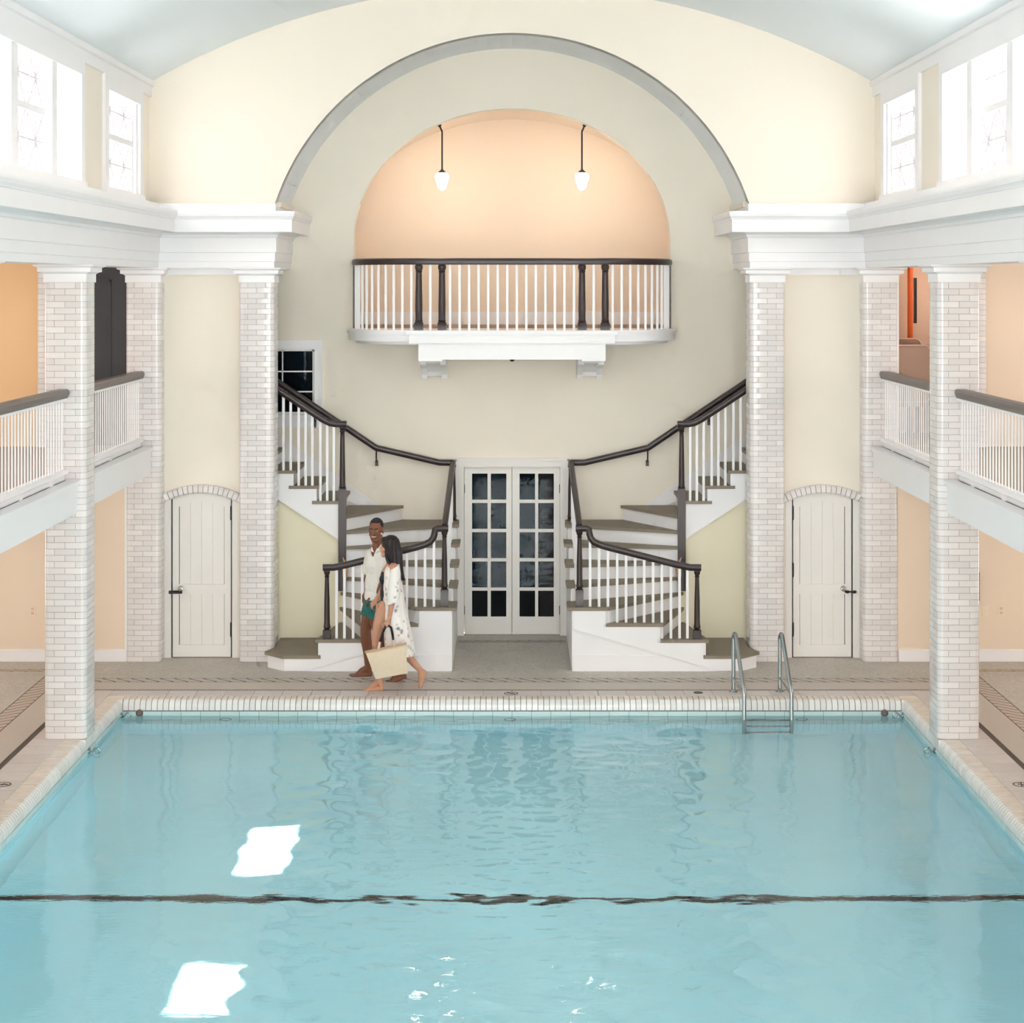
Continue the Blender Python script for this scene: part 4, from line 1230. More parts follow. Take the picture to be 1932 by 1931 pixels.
# ------------------------------------------------------------------ pendant lamps in the balcony room
M['lamp_glass'] = emit('glowing_opal_glass', (1.0, 0.89, 0.74), 30.0)
for s, nm in ((-1, 'left'), (1, 'right')):
    X, Y = s*0.916, 24.3
    t = thing('pendant_lamp', 'lit opal glass pendant lamp on a dark rod, %s of the pair behind the balcony' % nm, 'lamp', (X, Y, 5.6), 'pendant lamps behind the balcony')
    b = MB(); b.tube([(X, Y, 5.86), (X, Y, 6.395), (X + s*0.012, Y, 6.415), (X + s*0.03, Y, 6.46)], 0.011, 8); b.build('rod', M['iron'], t, smooth=40)
    b = MB(); b.tube([(X + s*0.026, Y, 6.455), (X + s*0.045, Y, 6.50)], [0.02, 0.035], 10); b.build('canopy', M['iron'], t)
    MB().lathe([(0.012, 5.895), (0.022, 5.885), (0.05, 5.862), (0.056, 5.85), (0.0, 5.849)], (X, Y, 0), 18).build('cap', M['iron'], t, smooth=40)
    MB().lathe([(0.05, 5.85), (0.078, 5.835), (0.092, 5.805), (0.092, 5.785), (0.08, 5.75), (0.065, 5.715), (0.058, 5.69), (0.060, 5.675), (0.058, 5.66), (0.04, 5.648), (0.025, 5.632), (0.012, 5.622), (0.0, 5.62)], (X, Y, 0), 20).build('shade', M['lamp_glass'], t, smooth=40)

# aisle ceiling lamps (warm globes)
M['aisle_glass'] = emit('warm_globe_glass', (1.0, 0.84, 0.66), AISLE_STRENGTH)
for s, nm in ((-1, 'left'), (1, 'right')):
    for (zc, lv) in ((2.30, 'lower'), (4.80, 'upper')):
        for (y, fb) in ((18.8, 'far'), (12.5, 'near')):
            t = thing('ceiling_lamp', 'warm globe lamp on the %s %s aisle ceiling, %s one' % (nm, lv, fb), 'lamp', (s*5.95, y, zc - 0.25), 'aisle ceiling lamps')
            MB().lathe([(0.0, 0.0), (0.09, 0.0), (0.08, -0.04), (0.0, -0.04)], (s*5.95, y, zc), 16).build('base', M['chrome'], t)
            MB().ball((s*5.95, y, zc - 0.15), 0.13, 16, 10).build('globe', M['aisle_glass'], t, smooth=60)

t = thing('ceiling_lamp', 'unseen globe lamp added to brighten the store room off the right mezzanine', 'lamp', (5.6, 22.6, 4.55), 'aisle ceiling lamps')  # lamp added out of view to lift the dim store room
MB().lathe([(0.0, 0.0), (0.09, 0.0), (0.08, -0.04), (0.0, -0.04)], (5.6, 22.6, 4.80), 16).build('base', M['chrome'], t)
MB().ball((5.6, 22.6, 4.65), 0.13, 16, 10).build('globe', M['aisle_glass'], t, smooth=60)

# ------------------------------------------------------------------ pool ladder
t = thing('pool_ladder', 'steel pool ladder with two curved grab rails at the far edge', 'ladder', (2.66, 19.8, 0))
for (xb, xf) in ((2.385, 2.43), (2.885, 2.925)):
    pts = [(xb, 19.98, 0.0), (xb, 19.98, 0.57)]
    for k in range(7):
        a = PI*0.86*k/6
        pts.append((xb + (xf - xb)*0.06*k, 19.98 - 0.055*(1 - math.cos(a)), 0.575 + 0.06*math.sin(a)))
    pts += [(xb + (xf - xb)*0.8, 19.48, 0.20), (xf, 19.43, 0.15), (xf, 19.415, 0.08), (xf, 19.415, -0.75)]
    MB().tube(pts, 0.0215, 12).build('grab_rail', M['chrome'], t, smooth=60)
    MB().tube([(xb, 19.97, 0.15), (xf, 19.44, 0.10)], 0.014, 8).build('brace', M['chrome'], t, smooth=60)
    MB().lathe([(0.0, 0.0), (0.05, 0.0), (0.045, 0.012), (0.03, 0.02), (0.024, 0.03), (0.0, 0.03)], (xb, 19.98, 0.0005), 16).build('flange', M['chrome'], t, smooth=40)
for z in (-0.20, -0.46, -0.70):
    b = MB(); b.box(2.43, 2.925, 19.39, 19.45, z - 0.012, z + 0.012); b.build('step', M['chrome'], t)

# ------------------------------------------------------------------ rope anchors in the pool corners
def anchor(label, x, y, z, nx, ny):
    t = thing('rope_anchor', label, 'anchor', (x, y, z), 'rope anchors at the waterline')
    ax = 'x' if abs(nx) else 'y'
    b = MB(); b.tube([(x, y, z), (x + nx*0.012, y + ny*0.012, z)], 0.03, 14); b.tube([(x, y, z), (x + nx*0.045, y + ny*0.045, z)], 0.009, 8); b.build('plate', M['chrome'], t, smooth=40)
    MB().torus((x + nx*0.075, y + ny*0.075, z), 0.03, 0.0075, 'y', 18, 8).build('ring', M['chrome'], t, smooth=60)
for s, nm in ((-1, 'left'), (1, 'right')):
    anchor('small steel ring anchor in the far %s pool corner, on the side wall' % nm, s*PX, 19.50, -0.145, -s, 0)
    anchor('small steel ring anchor on the %s pool wall below the brick column' % nm, s*PX, 18.02, -0.145, -s, 0)
    tag(MB().lathe([(0.0, 0), (0.035, 0.0), (0.04, 0.012), (0.02, 0.02), (0.0, 0.02)], (0, 0, 0), 16).build('bumper', M['rail_grey']), 'round grey stud on the far pool wall by the %s corner' % nm, 'stud')
    o = bpy.data.objects['bumper' if s < 0 else 'bumper.001']; o.rotation_euler = (PI/2, 0, 0); o.location = (s*3.93, PYF - 0.001, -0.135)
tag(MB().lathe([(0, 0), (0.05, 0), (0.05, 0.006), (0, 0.006)], (2.00, 19.93, 0.0005), 18).build('drain_cover', M['iron']), 'round dark drain cover on the pale slabs beside the pool ladder', 'drain')

# no-diving discs set in the slabs
def no_diving(label, x, y, r, rot):
    t = thing('deck_marker', label, 'marker', (x, y, 0.001), 'no diving discs in the deck')
    b = MB(); ring = []
    n = 32
    for k in range(n):
        a0, a1 = 2*PI*k/n, 2*PI*(k+1)/n
        q = lambda R, a: (x + R*math.cos(a), y + R*math.sin(a))
        b.prism([q(r, a0), q(r, a1), q(r*0.86, a1), q(r*0.86, a0)], 'z', 0.0005, 0.002)
    b.build('ring', M['ink'], t)
    c, s_ = math.cos(rot), math.sin(rot)
    def strip(u0, v0, u1, v1, w):
        d = Vector((u1 - u0, v1 - v0)).normalized(); nn = Vector((-d.y, d.x))*w
        pp = [(u0 + nn.x, v0 + nn.y), (u0 - nn.x, v0 - nn.y), (u1 - nn.x, v1 - nn.y), (u1 + nn.x, v1 + nn.y)]
        return [(x + (u*c - v*s_)*r, y + (u*s_ + v*c)*r) for u, v in pp]
    b = MB(); b.prism(strip(-0.62, 0.62, 0.62, -0.62, 0.075), 'z', 0.0005, 0.0022); b.build('slash', M['ink'], t)
    b = MB(); b.prism(strip(-0.5, -0.05, 0.25, 0.25, 0.07), 'z', 0.0005, 0.0019); b.prism(strip(0.25, 0.25, 0.5, -0.2, 0.05), 'z', 0.0005, 0.0019); b.prism(strip(-0.05, 0.1, -0.1, -0.4, 0.05), 'z', 0.0005, 0.0019); b.build('diver_figure', M['ink'], t)
no_diving('no diving disc in the slab strip at the left picture edge', -4.47, 16.28, 0.075, 0.5)
no_diving('no diving disc in the slab strip at the right picture edge', 4.47, 16.28, 0.075, 2.2)
no_diving('no diving disc in the far slab strip in front of the glazed doors', -0.01, 19.90, 0.075, 0.0)

# ------------------------------------------------------------------ outlets and switch plates
def outlet(label, x, z, switch=False):
    t = thing('wall_plate', label, 'outlet', (x, YE, z))
    MB().box(x - 0.036, x + 0.036, YE - 0.008, YE, z - 0.06, z + 0.06).build('plate', M['outlet'], t)
    if switch: MB().box(x - 0.006, x + 0.006, YE - 0.018, YE - 0.008, z - 0.012, z + 0.012).build('toggle', M['outlet'], t)
    else:
        for dz in (-0.025, 0.025):
            MB().box(x - 0.017, x + 0.017, YE - 0.011, YE - 0.008, z + dz - 0.016, z + dz + 0.016).build('socket', M['tan_edge'], t)
outlet('ivory wall socket on the left aisle wall', -5.58, 0.585)
outlet('ivory light switch on the right aisle wall next to the column', 5.51, 0.58, True)
outlet('ivory wall socket on the right aisle wall nearer the picture edge', 5.695, 0.59)
tag(MB().box(5.415, 5.435, YE - 0.03, YE - 0.001, 0.70, 1.04).build('wall_strip', M['iron']), 'thin black vertical strip on the right aisle wall beside the column', 'strip')

# ------------------------------------------------------------------ stored things off the right mezzanine
tag(MB().tube([(4.99, 23.25, 2.505), (4.99, 23.25, 4.79)], 0.034, 16).build('foam_pole', M['orange'], smooth=60), 'tall orange pole standing upright in the right mezzanine store room', 'pole')
tag(MB().prism([(23.30, 3.9), (23.30, 4.47), (23.34, 4.47), (23.34, 3.9)], 'x', 5.05, 5.085).build('dark_bar', M['iron']), 'dark upright bar leaning behind the orange pole', 'bar')
def chair(label, x, y, h):
    t = thing('upholstered_chair', label, 'chair', (x, y, 2.5), 'tan chairs in the store room')
    def rr(x0, x1, z0, z1, r):
        pts = []
        for cx_, cz_, a0 in ((x1 - r, z1 - r, 0), (x0 + r, z1 - r, 1), (x0 + r, z0 + r, 2), (x1 - r, z0 + r, 3)):
            for k in range(5): pts.append((cx_ + r*math.cos(a0*PI/2 + PI/2*k/4), cz_ + r*math.sin(a0*PI/2 + PI/2*k/4)))
        return pts
    MB().prism(rr(x - 0.24, x + 0.24, 3.0, 2.5 + h, 0.07), 'y', y, y + 0.07).build('backrest', M['tan_fabric'], t, smooth=50)
    bx = rr(x - 0.245, x + 0.245, 2.995, 2.505 + h, 0.07)
    MB().tube([(u, y, w) for u, w in bx + bx[:1]], 0.010, 6).build('piping', M['tan_edge'], t, smooth=50)
    MB().prism(rr(x - 0.25, x + 0.25, 2.93, 3.02, 0.03), 'y', y + 0.07, y + 0.52).build('seat', M['tan_fabric'], t, smooth=50)
    for dx in (-0.21, 0.21):
        for dy in (0.1, 0.47): MB().tube([(x + dx, y + dy, 2.5), (x + dx, y + dy, 2.94)], 0.014, 8).build('leg', M['iron'], t)
chair('tan upholstered chair in front, seen over the right mezzanine rail', 4.72, 22.0, 1.16)
chair('tan upholstered chair pushed behind another one on the right mezzanine', 4.74, 22.62, 1.22)

# ------------------------------------------------------------------ the two people
M['skin_man'] = paint('brown_skin', (132, 84, 62), 0.5, 0.06, 14)
M['skin_woman'] = paint('tan_skin', (206, 154, 126), 0.5, 0.05, 14)
M['hair_man'] = paint('short_black_hair', (44, 36, 36), 0.7, 0.2, 120, bump=0.3, bscale=300)
M['hair_woman'] = paint('long_black_hair', (36, 28, 32), 0.38, 0.25, 40)
M['shirt'] = paint('off_white_linen', (236, 234, 226), 0.8, 0.04, 9, bump=0.25, bscale=22)
M['shorts'] = paint('teal_swim_cloth', (44, 116, 112), 0.7, 0.15, 18)
M['swimsuit'] = paint('black_swimsuit', (30, 32, 42), 0.5, 0.06)
M['canvas'] = paint('natural_canvas', (230, 207, 180), 0.85, 0.04, 30, bump=0.15, bscale=220)
M['fringe'] = paint('tan_fringe', (206, 168, 136), 0.9, 0.12, 60)
M['strap'] = paint('black_strap', (26, 26, 32), 0.5, 0.06)
M['teeth'] = paint('white_teeth', (236, 230, 224), 0.4, 0.01)
M['lip'] = paint('lip_skin', (150, 84, 74), 0.5, 0.03)
def lace():
    m, nt, b = new_mat('white_lace'); N = Nt(nt)
    tc = N.node('ShaderNodeTexCoord')
    vo = N.node('ShaderNodeTexVoronoi'); vo.inputs['Scale'].default_value = 16.0
    no = N.node('ShaderNodeTexNoise'); no.inputs['Scale'].default_value = 11.0; no.inputs['Detail'].default_value = 5
    for q in (vo, no): nt.links.new(tc.outputs['Object'], q.inputs['Vector'])
    a = N.m('ADD', N.m('MULTIPLY', vo.outputs['Distance'], 0.5), N.m('MULTIPLY', no.outputs['Fac'], 0.9))
    alpha = N.m('MINIMUM', N.m('MAXIMUM', N.m('MULTIPLY_ADD', a, 3.6, -1.2), 0.22), 1.0)
    n2 = N.node('ShaderNodeTexNoise'); n2.inputs['Scale'].default_value = 2.3; n2.inputs['Detail'].default_value = 2
    nt.links.new(tc.outputs['Object'], n2.inputs['Vector'])
    motif = N.m('GREATER_THAN', n2.outputs['Fac'], 0.65)
    col = N.mix(motif, lin((244, 238, 232)), lin((168, 170, 180)))
    nt.links.new(col, b.inputs['Base Color']); nt.links.new(alpha, b.inputs['Alpha'])
    b.inputs['Roughness'].default_value = 0.85
    return m
M['lace'] = lace()

def skin_over(mb, name, voxel=0.006, smooth=4, parent=None, mat=None, factor=0.5):
    """fuse overlapping shapes into one continuous surface"""
    tmp = mb.build(name, None)
    r = tmp.modifiers.new('r', 'REMESH'); r.mode = 'VOXEL'; r.voxel_size = voxel
    if smooth:
        q = tmp.modifiers.new('s', 'SMOOTH'); q.factor = factor; q.iterations = smooth
    dg = bpy.context.evaluated_depsgraph_get()
    me = bpy.data.meshes.new_from_object(tmp.evaluated_get(dg))
    bpy.data.objects.remove(tmp)
    me.name = name
    me.shade_smooth()
    me.materials.clear()
    return link(name, me, mat, parent)

def U(zx, zy, dy, Z0):
    """a point seen at (zx, zy) in the enlarged view of the couple, at depth Z0 + dy"""
    Z = Z0 + dy
    return ((640 + zx/5.367 - 966)*Z/3500, Z, 4.4 - (960 + zy/5.367 - 535)*Z/3500)

def head_shapes(mb, c, phi, k=1.0, tilt=0.0, ears=True):
    R = Matrix.Rotation(-phi, 3, 'Z') @ Matrix.Rotation(tilt, 3, 'X')
    c = Vector(c)
    def H(x, y, z): return c + R @ Vector((x*k, y*k, z*k))
    mb.ball(H(0, 0.012, 0.03), (0.075*k, 0.095*k, 0.092*k), 20, 14, R)
    mb.ball(H(0, -0.032, -0.04), (0.060*k, 0.062*k, 0.085*k), 18, 12, R)
    mb.ball(H(0, -0.062, -0.108), 0.026*k)
    for s in (-1, 1):
        mb.ball(H(s*0.04, -0.05, -0.045), 0.03*k)
        mb.limb([H(s*0.055, 0.0, -0.075), H(s*0.02, -0.055, -0.115)], [0.022*k, 0.02*k])
        if ears: mb.ball(H(s*0.078, 0.012, -0.018), (0.010*k, 0.022*k, 0.032*k), 10, 8, R)
        mb.limb([H(s*0.012, -0.082, 0.012), H(s*0.045, -0.07, 0.014)], [0.012*k, 0.010*k])
    mb.limb([H(0, -0.088, 0.0), H(0, -0.108, -0.036)], [0.010*k, 0.014*k])
    for s in (-1, 1): mb.ball(H(s*0.013, -0.098, -0.040), 0.010*k)
    mb.limb([H(-0.02, -0.085, -0.068), H(0.02, -0.085, -0.068)], [0.012*k, 0.012*k])
    return H, R

def hand(mb, wrist, d, n, side, curl=0.5, k=1.0):
    """palm and five bent fingers; d fingers' direction, n palm side, side towards the thumb"""
    w = Vector(wrist); d = Vector(d).normalized(); n = Vector(n); n = (n - d*n.dot(d)).normalized()
    t = d.cross(n).normalized()
    if t.dot(Vector(side)) < 0: t = -t
    kn = []
    for i, (o, l) in enumerate(((0.032, 0.088), (0.011, 0.092), (-0.010, 0.088), (-0.030, 0.08))):
        p = w + d*l*k + t*o*k
        kn.append(p); mb.limb([w + t*o*0.55*k, p], [0.016*k, 0.0115*k])
    for i, (L, c0) in enumerate(((0.068, 0.9), (0.076, 1.0), (0.070, 1.05), (0.056, 1.1))):
        p = kn[i]; a = 0.0; pts = [p]
        for seg in (0.45, 0.32, 0.23):
            a += curl*c0
            q = d*math.cos(a) + n*math.sin(a)
            p = p + q*L*seg*k; pts.append(p)
        mb.limb(pts, [0.0100*k, 0.0092*k, 0.0085*k, 0.0075*k])
    b0 = w + d*0.022*k + t*0.026*k
    b1 = b0 + (d*0.5 + t*0.75 + n*0.35).normalized()*0.04*k
    b2 = b1 + (d*0.85 + t*0.2 + n*0.5).normalized()*0.032*k
    b3 = b2 + (d*0.8 - t*0.1 + n*0.6).normalized()*0.026*k
    mb.limb([b0, b1, b2, b3], [0.016*k, 0.0125*k, 0.0105*k, 0.009*k])

def foot(mb, ankle, heel, ball_, toe, side, k=1.0):
    a, h, b_, t = (Vector(v) for v in (ankle, heel, ball_, toe))
    sd = Vector(side).normalized()
    mb.limb([a, h], [0.036*k, 0.030*k])
    mb.limb([a, (a + b_)/2 + Vector((0, 0, 0.012)), b_], [0.036*k, 0.032*k, 0.022*k])
    mb.limb([h, b_ + sd*0.022], [0.028*k, 0.020*k]); mb.limb([h, b_ - sd*0.022], [0.028*k, 0.020*k])
    fw = (t - b_)
    for i, o in enumerate((-0.034, -0.016, 0.0, 0.016, 0.032)):
        l = (1.0, 0.98, 0.9, 0.8, 0.66)[i]
        r = (0.0135, 0.0095, 0.009, 0.0085, 0.008)[i]
        mb.limb([b_ + sd*o*k, b_ + sd*o*k*1.08 + fw*l], [r*1.25*k, r*k])

# ---- man
ZM = 20.6
m_ = lambda zx, zy, dy=0.0: U(zx, zy, dy, ZM)
man = thing('person', 'smiling man in open white linen shirt and teal shorts holding hands beside the stair', 'person', (m_(340, 1731)[0], ZM, 0))
b = MB()
hc = m_(373, 212, 0.0)
H, HR = head_shapes(b, hc, math.radians(13), 0.98, math.radians(4))
b.limb([m_(385, 300, 0.02), m_(388, 385, 0.02), m_(384, 430, 0.02)], [0.058, 0.058, 0.075])
b.ball(m_(368, 545, 0.01), (0.115, 0.16, 0.17)); b.ball(m_(362, 760, 0.01), (0.10, 0.145, 0.19)); b.ball(m_(350, 960, 0.0), (0.105, 0.155, 0.12))
# right arm hangs behind the body, left arm reaches forward to her hand
b.limb([m_(322, 470, 0.15), m_(292, 690, 0.22), m_(286, 850, 0.18)], [0.062, 0.045, 0.030])
hand(b, m_(280, 845, 0.18), (-0.25, -0.1, -1), (0.6, -0.6, 0), (-0.6, -0.8, 0), 0.5)
b.limb([m_(432, 485, -0.13), m_(452, 740, -0.16), m_(362, 915, -0.10)], [0.062, 0.046, 0.030])
hand(b, m_(368, 908, -0.10), (-0.75, 0.0, -0.72), (0.3, -0.9, -0.2), (-0.3, -0.3, 0.9), 0.75)
# legs
b.limb([m_(335, 1010, 0.09), m_(300, 1110, 0.11), m_(268, 1215, 0.13), m_(272, 1330, 0.15), m_(292, 1480, 0.17), m_(292, 1610, 0.18)], [0.098, 0.088, 0.060, 0.062, 0.050, 0.036])
foot(b, m_(292, 1612, 0.18), m_(312, 1676, 0.18), m_(168, 1688, 0.18), m_(108, 1692, 0.18), (0, -1, 0.0))
b.limb([m_(365, 1010, -0.08), m_(390, 1150, -0.09), m_(405, 1290, -0.10), m_(470, 1400, -0.10), m_(560, 1530, -0.10), m_(620, 1640, -0.10)], [0.098, 0.088, 0.060, 0.062, 0.050, 0.036])
foot(b, m_(618, 1645, -0.10), m_(655, 1700, -0.10), m_(525, 1752, -0.10), m_(470, 1757, -0.10), (0, -1, 0.0))
skin_over(b, 'body', 0.0048, 4, man, M['skin_man'])
# hair cap, brows, eyes, smile
b = MB(); kk = 0.98
b.ball(H(0, 0.022, 0.048), (0.078*kk, 0.095*kk, 0.084*kk), 22, 14, HR)
cut = MB()
hair = b.build('hair', M['hair_man'], man, smooth=60)
bm = bmesh.new(); bm.from_mesh(hair.data)
inv = HR.transposed()
dele = []
for v in bm.verts:
    q = inv @ (v.co - Vector(hc))
    if (q.y < -0.03*kk and q.z < 0.075*kk) or q.z < -0.02*kk + max(0, 0.03 - q.y)*0.9: dele.append(v)
bmesh.ops.delete(bm, geom=dele, context='VERTS'); bm.to_mesh(hair.data); bm.free()
hair.modifiers.new('thick', 'SOLIDIFY').thickness = 0.006
for s in (-1, 1):
    MB().ball(H(s*0.030, -0.0815, 0.0), (0.012, 0.0068, 0.0055), 12, 8, HR).build('eye', M['teeth'], man, smooth=60)
    MB().ball(H(s*0.030, -0.0880, 0.0), (0.0062, 0.004, 0.0062), 10, 6, HR).build('iris', M['strap'], man, smooth=60)
    MB().limb([H(s*0.014, -0.0915, 0.020), H(s*0.034, -0.0865, 0.026), H(s*0.050, -0.075, 0.019)], [0.0045, 0.005, 0.003]).build('eyebrow', M['hair_man'], man, smooth=60)
b = MB()
for k in range(9):
    u = -0.022 + 0.0055*k
    b.ball(H(u, -0.0945 + 6.0*u*u, -0.067 + 9*u*u), (0.0042, 0.005, 0.0052), 8, 6, HR)
b.build('teeth', M['teeth'], man, smooth=60)
MB().limb([H(-0.034, -0.087, -0.055), H(-0.018, -0.0935, -0.074), H(0, -0.0965, -0.079), H(0.018, -0.0935, -0.074), H(0.034, -0.087, -0.055)], [0.004, 0.005, 0.006, 0.005, 0.004]).build('lip', M['lip'], man, smooth=60)
# shirt
b = MB()
b.ball(m_(366, 545, 0.01), (0.128, 0.172, 0.175)); b.ball(m_(360, 760, 0.01), (0.112, 0.158, 0.22)); b.ball(m_(352, 880, 0.005), (0.112, 0.162, 0.12))
b.limb([m_(322, 475, 0.14), m_(385, 440, 0.02), m_(432, 488, -0.12)], [0.075, 0.075, 0.075])
b.limb([m_(322, 480, 0.15), m_(298, 620, 0.2)], [0.074, 0.072]); b.limb([m_(434, 490, -0.13), m_(452, 700, -0.15)], [0.074, 0.072])
b.limb([m_(325, 600, -0.02), m_(322, 960, -0.03)], [0.055, 0.05]); b.limb([m_(395, 600, -0.10), m_(390, 915, -0.10)], [0.055, 0.055])
shirt = skin_over(b, 'shirt', 0.008, 5, man, M['shirt'])
bm = bmesh.new(); bm.from_mesh(shirt.data)
nb = Vector(m_(388, 400, 0.02)); hem = m_(0, 965, 0)[2]
dele = []
for v in bm.verts:
    x, y, z = v.co
    if z < hem + (x - m_(330, 0)[0])*0.35: dele.append(v); continue
    # V at the neck, opening to the front
    dx = x - m_(358, 0)[0]
    if y < ZM + 0.02 and z > m_(0, 470, 0)[2] and abs(dx + 0.01) < (z - m_(0, 470, 0)[2])*0.42 and z < m_(0, 380, 0)[2]: dele.append(v)
    elif z > m_(0, 392, 0)[2]: dele.append(v)
bmesh.ops.delete(bm, geom=dele, context='VERTS'); bm.to_mesh(shirt.data); bm.free()
shirt.modifiers.new('thick', 'SOLIDIFY').thickness = 0.004
# collar leaves and buttons
for (p, q, r_) in (((352, 445), (330, 385), (318, 430)), ((360, 450), (425, 360), (430, 405))):
    P = [Vector(m_(u, w, -0.155 + (0.02 if i == 1 else 0.0))) for i, (u, w) in enumerate((p, q, r_))]
    bb = MB(); off = Vector((0, 0.012, 0)); bb.add([*P, *[v + off for v in P]], [(0, 1, 2), (5, 4, 3), (0, 3, 4, 1), (1, 4, 5, 2), (2, 5, 3, 0)]); bb.build('collar', M['shirt'], man)
for zy in (520, 610, 700, 790): MB().ball(m_(302, zy, -0.145), 0.005, 8, 6).build('button', M['teeth'], man, smooth=60)
# shorts
b = MB()
b.ball(m_(350, 965, 0.0), (0.118, 0.168, 0.125))
b.limb([m_(335, 1000, 0.09), m_(312, 1075, 0.105)], [0.112, 0.108]); b.limb([m_(366, 1000, -0.08), m_(382, 1085, -0.09)], [0.112, 0.108])
sh = skin_over(b, 'shorts', 0.008, 4, man, M['shorts'])
bm = bmesh.new(); bm.from_mesh(sh.data)
lim = m_(0, 1098, 0)[2]
bmesh.ops.delete(bm, geom=[v for v in bm.verts if v.co.z < lim], context='VERTS'); bm.to_mesh(sh.data); bm.free()
sh.modifiers.new('thick', 'SOLIDIFY').thickness = 0.004

# ---- woman
ZW = 20.12
w_ = lambda zx, zy, dy=0.0: U(zx, zy, dy, ZW)
wom = thing('person', 'woman with long black hair in a white lace wrap over a black swimsuit', 'person', (w_(500, 1830)[0], ZW, 0))
b = MB()
hw = w_(505, 385, 0.03)
H, HR = head_shapes(b, hw, math.radians(100), 0.90, math.radians(-6), ears=False)
b.limb([w_(515, 450, 0.03), w_(520, 540, 0.02), w_(522, 575, 0.02)], [0.048, 0.046, 0.058])
b.limb([w_(505, 600, 0.13), w_(525, 585, 0.0), w_(556, 600, -0.13)], [0.052, 0.065, 0.052])
b.ball(w_(512, 690, 0.0), (0.098, 0.135, 0.14)); b.ball(w_(470, 715, -0.05), 0.062); b.ball(w_(468, 715, 0.06), 0.062)
b.ball(w_(500, 850, 0.0), (0.085, 0.115, 0.14)); b.ball(w_(496, 990, 0.0), (0.108, 0.15, 0.115))
b.limb([w_(560, 605, -0.16), w_(545, 890, -0.21), w_(508, 1105, -0.22)], [0.050, 0.036, 0.024])
hand(b, w_(505, 1110, -0.22), (-0.1, -0.05, -1), (-0.8, 0.4, 0), (-0.5, -0.7, -0.1), 0.85, 0.92)
b.limb([w_(500, 605, 0.15), w_(455, 800, 0.22), w_(372, 930, 0.25)], [0.048, 0.034, 0.024])
hand(b, w_(378, 922, 0.25), (-0.65, 0.05, -0.75), (0.5, 0.6, -0.5), (-0.4, -0.6, 0.6), 0.7, 0.92)
b.limb([w_(455, 1010, -0.07), w_(410, 1180, -0.07), w_(375, 1330, -0.07), w_(385, 1430, -0.07), w_(408, 1600, -0.07), w_(408, 1740, -0.07)], [0.088, 0.075, 0.052, 0.052, 0.042, 0.030])
foot(b, w_(408, 1748, -0.07), w_(428, 1820, -0.07), w_(300, 1836, -0.07), w_(248, 1842, -0.07), (0, -1, 0.0), 0.9)
b.limb([w_(520, 1010, 0.07), w_(575, 1200, 0.07), w_(628, 1385, 0.06), w_(690, 1480, 0.05), w_(760, 1570, 0.05), w_(825, 1640, 0.05)], [0.088, 0.075, 0.052, 0.052, 0.040, 0.030])
foot(b, w_(825, 1642, 0.05), w_(862, 1660, 0.05), w_(822, 1795, 0.05), w_(802, 1835, 0.05), (0.1, -1, 0.0), 0.9)
skin_over(b, 'body', 0.0048, 4, wom, M['skin_woman'])
# swimsuit
b = MB()
b.ball(w_(510, 700, 0.0), (0.103, 0.140, 0.135)); b.ball(w_(468, 718, -0.05), 0.068); b.ball(w_(466, 718, 0.06), 0.068)
b.ball(w_(498, 850, 0.0), (0.092, 0.122, 0.15)); b.ball(w_(494, 985, 0.0), (0.114, 0.157, 0.105))
b.limb([w_(475, 660, -0.075), w_(515, 570, -0.06)], [0.03, 0.018]); b.limb([w_(475, 660, 0.075), w_(505, 570, 0.07)], [0.03, 0.018])
skin_over(b, 'swimsuit', 0.008, 4, wom, M['swimsuit'])
# hair
b = MB()
b.ball(w_(524, 352, 0.03), (0.100, 0.098, 0.094)); b.ball(w_(548, 420, 0.02), (0.088, 0.105, 0.13))
b.limb([w_(460, 320, 0.03), w_(443, 372, 0.02)], [0.04, 0.018])
b.limb([w_(548, 440, 0.0), w_(568, 560, -0.03), w_(600, 640, -0.05), w_(648, 715, -0.06)], [0.100, 0.085, 0.058, 0.02])
for i in range(16):
    o = -0.11 + 0.0145*i
    e = random.uniform(-35, 35)
    b.limb([w_(515 + abs(o)*300, 330, 0.02 + o*0.7), w_(560 + e*0.3, 450, o), w_(575 + e*0.6, 570, o*0.95), w_(610 + e*0.6, 660, o*0.8 - 0.03), w_(640 + e*0.5, 690 + e, o*0.6 - 0.04)], [0.02, 0.022, 0.022, 0.018, 0.006])
b.limb([w_(470, 480, -0.09), w_(490, 530, -0.10), w_(540, 600, -0.11)], [0.012, 0.018, 0.012])
skin_over(b, 'hair', 0.0065, 2, wom, M['hair_woman'])
for s in (-1, 1):
    MB().ball(H(s*0.030, -0.0745, 0.0), (0.013, 0.007, 0.007), 10, 8, HR).build('eye', M['strap'], wom, smooth=60)
MB().limb([H(-0.018, -0.083, -0.062), H(0, -0.089, -0.063), H(0.018, -0.083, -0.062)], [0.005, 0.007, 0.005]).build('lip', M['lip'], wom, smooth=60)
